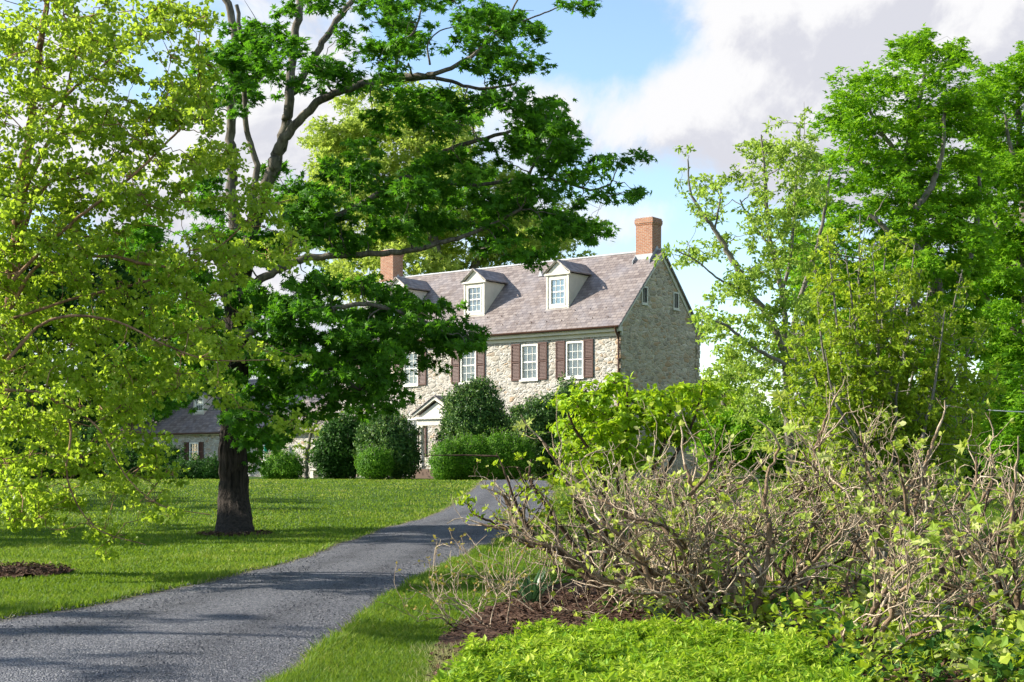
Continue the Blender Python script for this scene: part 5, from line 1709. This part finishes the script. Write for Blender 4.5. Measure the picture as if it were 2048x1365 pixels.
# strap leaved clumps
for k, (bx_, by_, n, L, lab, seed) in enumerate([
        (1062, 1212, 70, .55, 'clump of drooping dark strap leaves by the lawn at the left of the bed', 221),
        (1345, 1262, 46, .50, 'clump of broad blue green strap leaves under the largest hydrangea', 222),
        (1850, 1262, 40, .45, 'clump of strap leaves in the grass under the open hydrangea', 223)]):
    rng = R(seed)
    b = on_ground(bx_, by_)
    root = thing('daffodil_clump', lab, 'plant', b, 0, 'clumps of strap leaves in the bed')
    ge = Geo()
    for q_ in range(n):
        a = rng.uniform(0, 6.28)
        out_ = np.array([math.cos(a), math.sin(a), 0])
        l_ = L * rng.uniform(.6, 1.1)
        p0 = b + out_ * rng.uniform(0, .12)
        lean = rng.uniform(.3, 1.0)
        t = np.linspace(0, 1, 7)
        c = p0 + out_ * (lean * l_ * t ** 1.6)[:, None] + np.array([0, 0, 1]) * (l_ * (t - lean * .55 * t ** 2.4))[:, None]
        c[:, 2] = np.maximum(c[:, 2], .03)
        sd_ = np.cross(out_, [0, 0, 1]) * 1.0
        wv = (.011 * (1 - t ** 3) + .002)[:, None] * sd_
        v = np.concatenate([c - wv, c + wv])
        kk = np.arange(6)
        ge.add(v, np.stack([kk, kk + 1, kk + 8, kk + 7], -1), 0, float(rng.random()))
    ge.build('leaves', M['strap_leaf'], root, b)

# fallen dead branch lying in the ground cover
rng = R(231)
a, b = on_ground(1335, 1292), on_ground(1500, 1300)
pts = np.array([a + (b - a) * t for t in np.linspace(0, 1, 9)])
pts[:, 2] = .15 + rng.normal(0, .018, 9)
ge = Geo()
ge.tube(pts, np.linspace(.016, .03, 9), 7)
ge.tube([pts[4], pts[4] + np.array([.1, .1, .08]), pts[4] + np.array([.25, .15, .1])], [.012, .009, .006], 5)
tag(ge.build('fallen_branch', M['brown_twig'], None, a), 'dark dead branch lying across the bright ground cover', 'branch')

# ------------------------------------------------------------------ bright ground cover
COVER_PX = [(860, 1480), (900, 1395), (945, 1352), (1000, 1325), (1090, 1298), (1200, 1282), (1330, 1292), (1440, 1305), (1560, 1320), (1640, 1345), (1720, 1420), (1730, 1480)]
CV = np.array([on_ground(*p)[:2] for p in COVER_PX])
rng = R(241)
n = 11500
x_ = rng.uniform(CV[:, 0].min(), CV[:, 0].max(), n)
y_ = rng.uniform(CV[:, 1].min(), CV[:, 1].max(), n)
ed = np.array([mnoise.noise(Vector((a * 1.6, b * 1.6, 4))) for a, b in zip(x_, y_)])
ok = inside(CV, x_ + ed * .25, y_ + ed * .25)
ok &= np.array([mnoise.noise(Vector((a * 2.7, b * 2.7, 14))) for a, b in zip(x_, y_)]) + rng.normal(0, .12, n) > -.27
x_, y_, ed = x_[ok], y_[ok], ed[ok]
# thinner and lower towards the right, under the hydrangeas
th = np.clip((x_ - 2.0) / 1.6, 0, 1)
keep = rng.random(len(x_)) > th * .55
x_, y_, ed, th = x_[keep], y_[keep], ed[keep], th[keep]
ed = ed + .8 * np.array([mnoise.noise(Vector((a * 4.5, b * 4.5, 24))) for a, b in zip(x_, y_)])
h_ = (.17 + .10 * ed) * rng.uniform(.7, 1.2, len(x_)) * (1 + .25 * th)
cv = Geo()
lean = rng.normal(size=(len(x_), 2)) * .18
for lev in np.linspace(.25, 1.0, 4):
    for q_ in range(4):
        m = len(x_)
        a = rng.uniform(0, 6.28, m)
        pos = np.stack([x_ + lean[:, 0] * h_ * lev, y_ + lean[:, 1] * h_ * lev, .02 + h_ * lev], -1)
        upk = .35 + .9 * lev * rng.uniform(.5, 1.3, m)
        al = norm(np.stack([np.cos(a), np.sin(a), upk], -1))
        put_leaves(cv, pos, rng.uniform(.05, .095, m) * (1.1 - .2 * lev), rng, LANCE if q_ else OVAL, .8, .4, 0, along=al, rnd=np.clip(rng.normal(.12 + .42 * lev, .22, m) + .25 * ed, 0, 1))  # lower leaves toned darker: shade between the sprigs put into the colour
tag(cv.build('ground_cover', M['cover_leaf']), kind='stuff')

# taller weedy seedlings among the hydrangea stems
rng = R(242)
wv_ = Geo()
for k in range(650):
    px_ = 1150 + 1000 * math.sqrt(rng.random())
    py_ = rng.uniform(1200, 1300 + np.clip(px_ - 1550, 0, 200) * .5)
    b = on_ground(px_, py_)
    hh = rng.uniform(.12, .42)
    m = 14
    t = rng.random(m)
    a = rng.uniform(0, 6.28, m)
    al = norm(np.stack([np.cos(a), np.sin(a), .4 + t], -1))
    pos = b + np.stack([rng.normal(0, .05, m), rng.normal(0, .05, m), .03 + hh * t], -1)
    put_leaves(wv_, pos, rng.uniform(.05, .11, m), rng, BROAD if k % 2 else LANCE, .8, .5, .2, along=al, mat=int(rng.choice(3, p=[.5, .3, .2])))
tag(wv_.build('undergrowth', [M['yellow_leaf'], M['deep_leaf'], M['hyd_leaf']]), kind='stuff')

# ------------------------------------------------------------------ mulch chips
rng = R(251)
mc = Geo()
OAK_RING = np.array([ob[0], ob[1]]) + np.stack([np.cos(an) * .85, np.sin(an) * .85], -1)
for (poly, n, hz) in ((BED, 26000, .05), (CIRC, 5000, .09), (OAK_RING, 2500, .05)):
    lo, hi = poly.min(0), poly.max(0)
    hi = np.minimum(hi, [9.0, 99])
    x_ = rng.uniform(lo[0], hi[0], n)
    y_ = rng.uniform(lo[1], hi[1], n)
    ok = inside(poly, x_, y_)
    x_, y_ = x_[ok], y_[ok]
    m = len(x_)
    pos = np.stack([x_, y_, G(x_, y_) + .03 + rng.random(m) * hz], -1)
    a = rng.uniform(0, 6.28, m)
    al = np.stack([np.cos(a), np.sin(a), rng.normal(0, .25, m)], -1)
    put_leaves(mc, pos, rng.uniform(.03, .09, m), rng, OVAL, 1.0, .35, 0, along=norm(al))
tag(mc.build('mulch_chips', M['mulch']), kind='stuff')

# ------------------------------------------------------------------ grass blades, denser where the lawn is near
rng = R(261)
N = 900000
d = 1.0 / rng.uniform(1 / 64.0, 1 / 8.6, N)      # density falls with the square of the distance
x_ = rng.uniform(-.40, .40, N) * d
gz = G(x_, d)
ok = ~inside(DRIVE_POLY, x_, d) & ~inside(BED, x_, d) & ((x_ - ob[0]) ** 2 + (d - ob[1]) ** 2 > .62 ** 2) & (((x_ - MULCH_C[0]) / 1.05) ** 2 + (d - MULCH_C[1]) ** 2 > MULCH_R ** 2)
x_, d, gz = x_[ok], d[ok], gz[ok]
m = len(x_)
clover = np.array([mnoise.noise(Vector((a * .33, b * .22, 3))) for a, b in zip(x_, d)])
tall = np.array([mnoise.noise(Vector((a * .8, b * .8, 9))) for a, b in zip(x_[::1], d[::1])])
edge_d = np.full(m, 9.0)
for E in (LE, RE):
    edge_d = np.minimum(edge_d, np.abs(x_ - np.interp(d, E[:, 1], E[:, 0])))
edge_d = np.minimum(edge_d, np.abs(np.hypot(x_ - ob[0], d - ob[1]) - .6))
h_ = rng.uniform(.035, .085, m) * (1 + .55 * tall) * (1 + .7 * np.exp(-edge_d / .18)) * (1 - .4 * np.clip((d - 18) / 28, 0, 1))
wd_ = np.maximum(.0035, d * .00042)
a = rng.uniform(0, 6.28, m)
lx, ly = rng.normal(size=(2, m)) * .45 * h_
base_ = np.stack([x_, d, gz], -1)
sv = np.stack([np.cos(a), np.sin(a), 0 * a], -1) * wd_[:, None]
midp = base_ + np.stack([lx * .35, ly * .35, h_ * .6], -1)
tip = base_ + np.stack([lx, ly, h_], -1)
V = np.stack([base_ - sv, base_ + sv, midp + sv * .75, midp - sv * .75, tip], 1).reshape(-1, 3)
o5 = np.arange(m) * 5
ton = np.clip(rng.normal(.40, .20, m) + .20 * tall + .30 * clover + .16 * np.clip((d - 34) / 20, 0, 1), 0, 1)
gr = Geo()
gr.add(V, np.stack([o5, o5 + 1, o5 + 2, o5 + 3], -1), 0, ton)
gr.f.append((np.stack([o5 + 3, o5 + 2, o5 + 4], -1), 0, ton.astype(np.float32), False))
tag(gr.build('grass', M['grass']), kind='stuff')

# straw coloured grass at the corner of the bed and wisps along the drive edges
rng = R(262)
sg_ = []
for k in range(9000):
    b = on_ground(rng.normal(905, 38), rng.uniform(1300, 1400))
    sg_.append(b)
for E in (LE, RE):
    for k in range(2600):
        b = E[rng.integers(len(E))].copy()
        b[0] += rng.normal(0, .05)
        b[1] += rng.normal(0, .08)
        b[2] = float(G(b[0], b[1])) + .01
        if b[1] < 58:
            sg_.append(b)
sg_ = np.array(sg_)
m = len(sg_)
al = norm(np.stack([rng.normal(size=m), rng.normal(size=m), rng.uniform(.2, 1.3, m)], -1))
st2 = Geo()
put_leaves(st2, sg_, rng.uniform(.05, .12, m), rng, T([(0, 0, 0), (-.045, .35, 0), (0, 1, -.08), (.045, .35, 0)], [(0, 3, 2), (0, 2, 1)]), .3, .8, 0, along=al)
tag(st2.build('dry_grass', M['straw']), kind='stuff')

# loose chips of stone on the drive near the camera
rng = R(263)
n = 60000
d = 1.0 / rng.uniform(1 / 40.0, 1 / 9.0, n)
x_ = rng.uniform(-.40, .40, n) * d
ok = inside(DRIVE_POLY, x_, d)
x_, d = x_[ok], d[ok]
m = len(x_)
iy = np.clip(((d[:, None] - (LE[None, :, 1] + RE[None, :, 1]) / 2) ** 2).argmin(1), 0, 159)
ch = Geo()
pos = np.stack([x_, d, G(x_, d) + .052], -1)
put_leaves(ch, pos, rng.uniform(.008, .02, m) * np.clip(d / 14, .8, 1.6), rng, T([(-.5, -.4, 0), (.5, -.3, 0), (.35, .5, 0), (-.4, .4, 0), (0, 0, .5)], [(0, 1, 4), (1, 2, 4), (2, 3, 4), (3, 0, 4)]), 1.5, .3, 0)
tag(ch.build('gravel', M['drive']), kind='stuff')
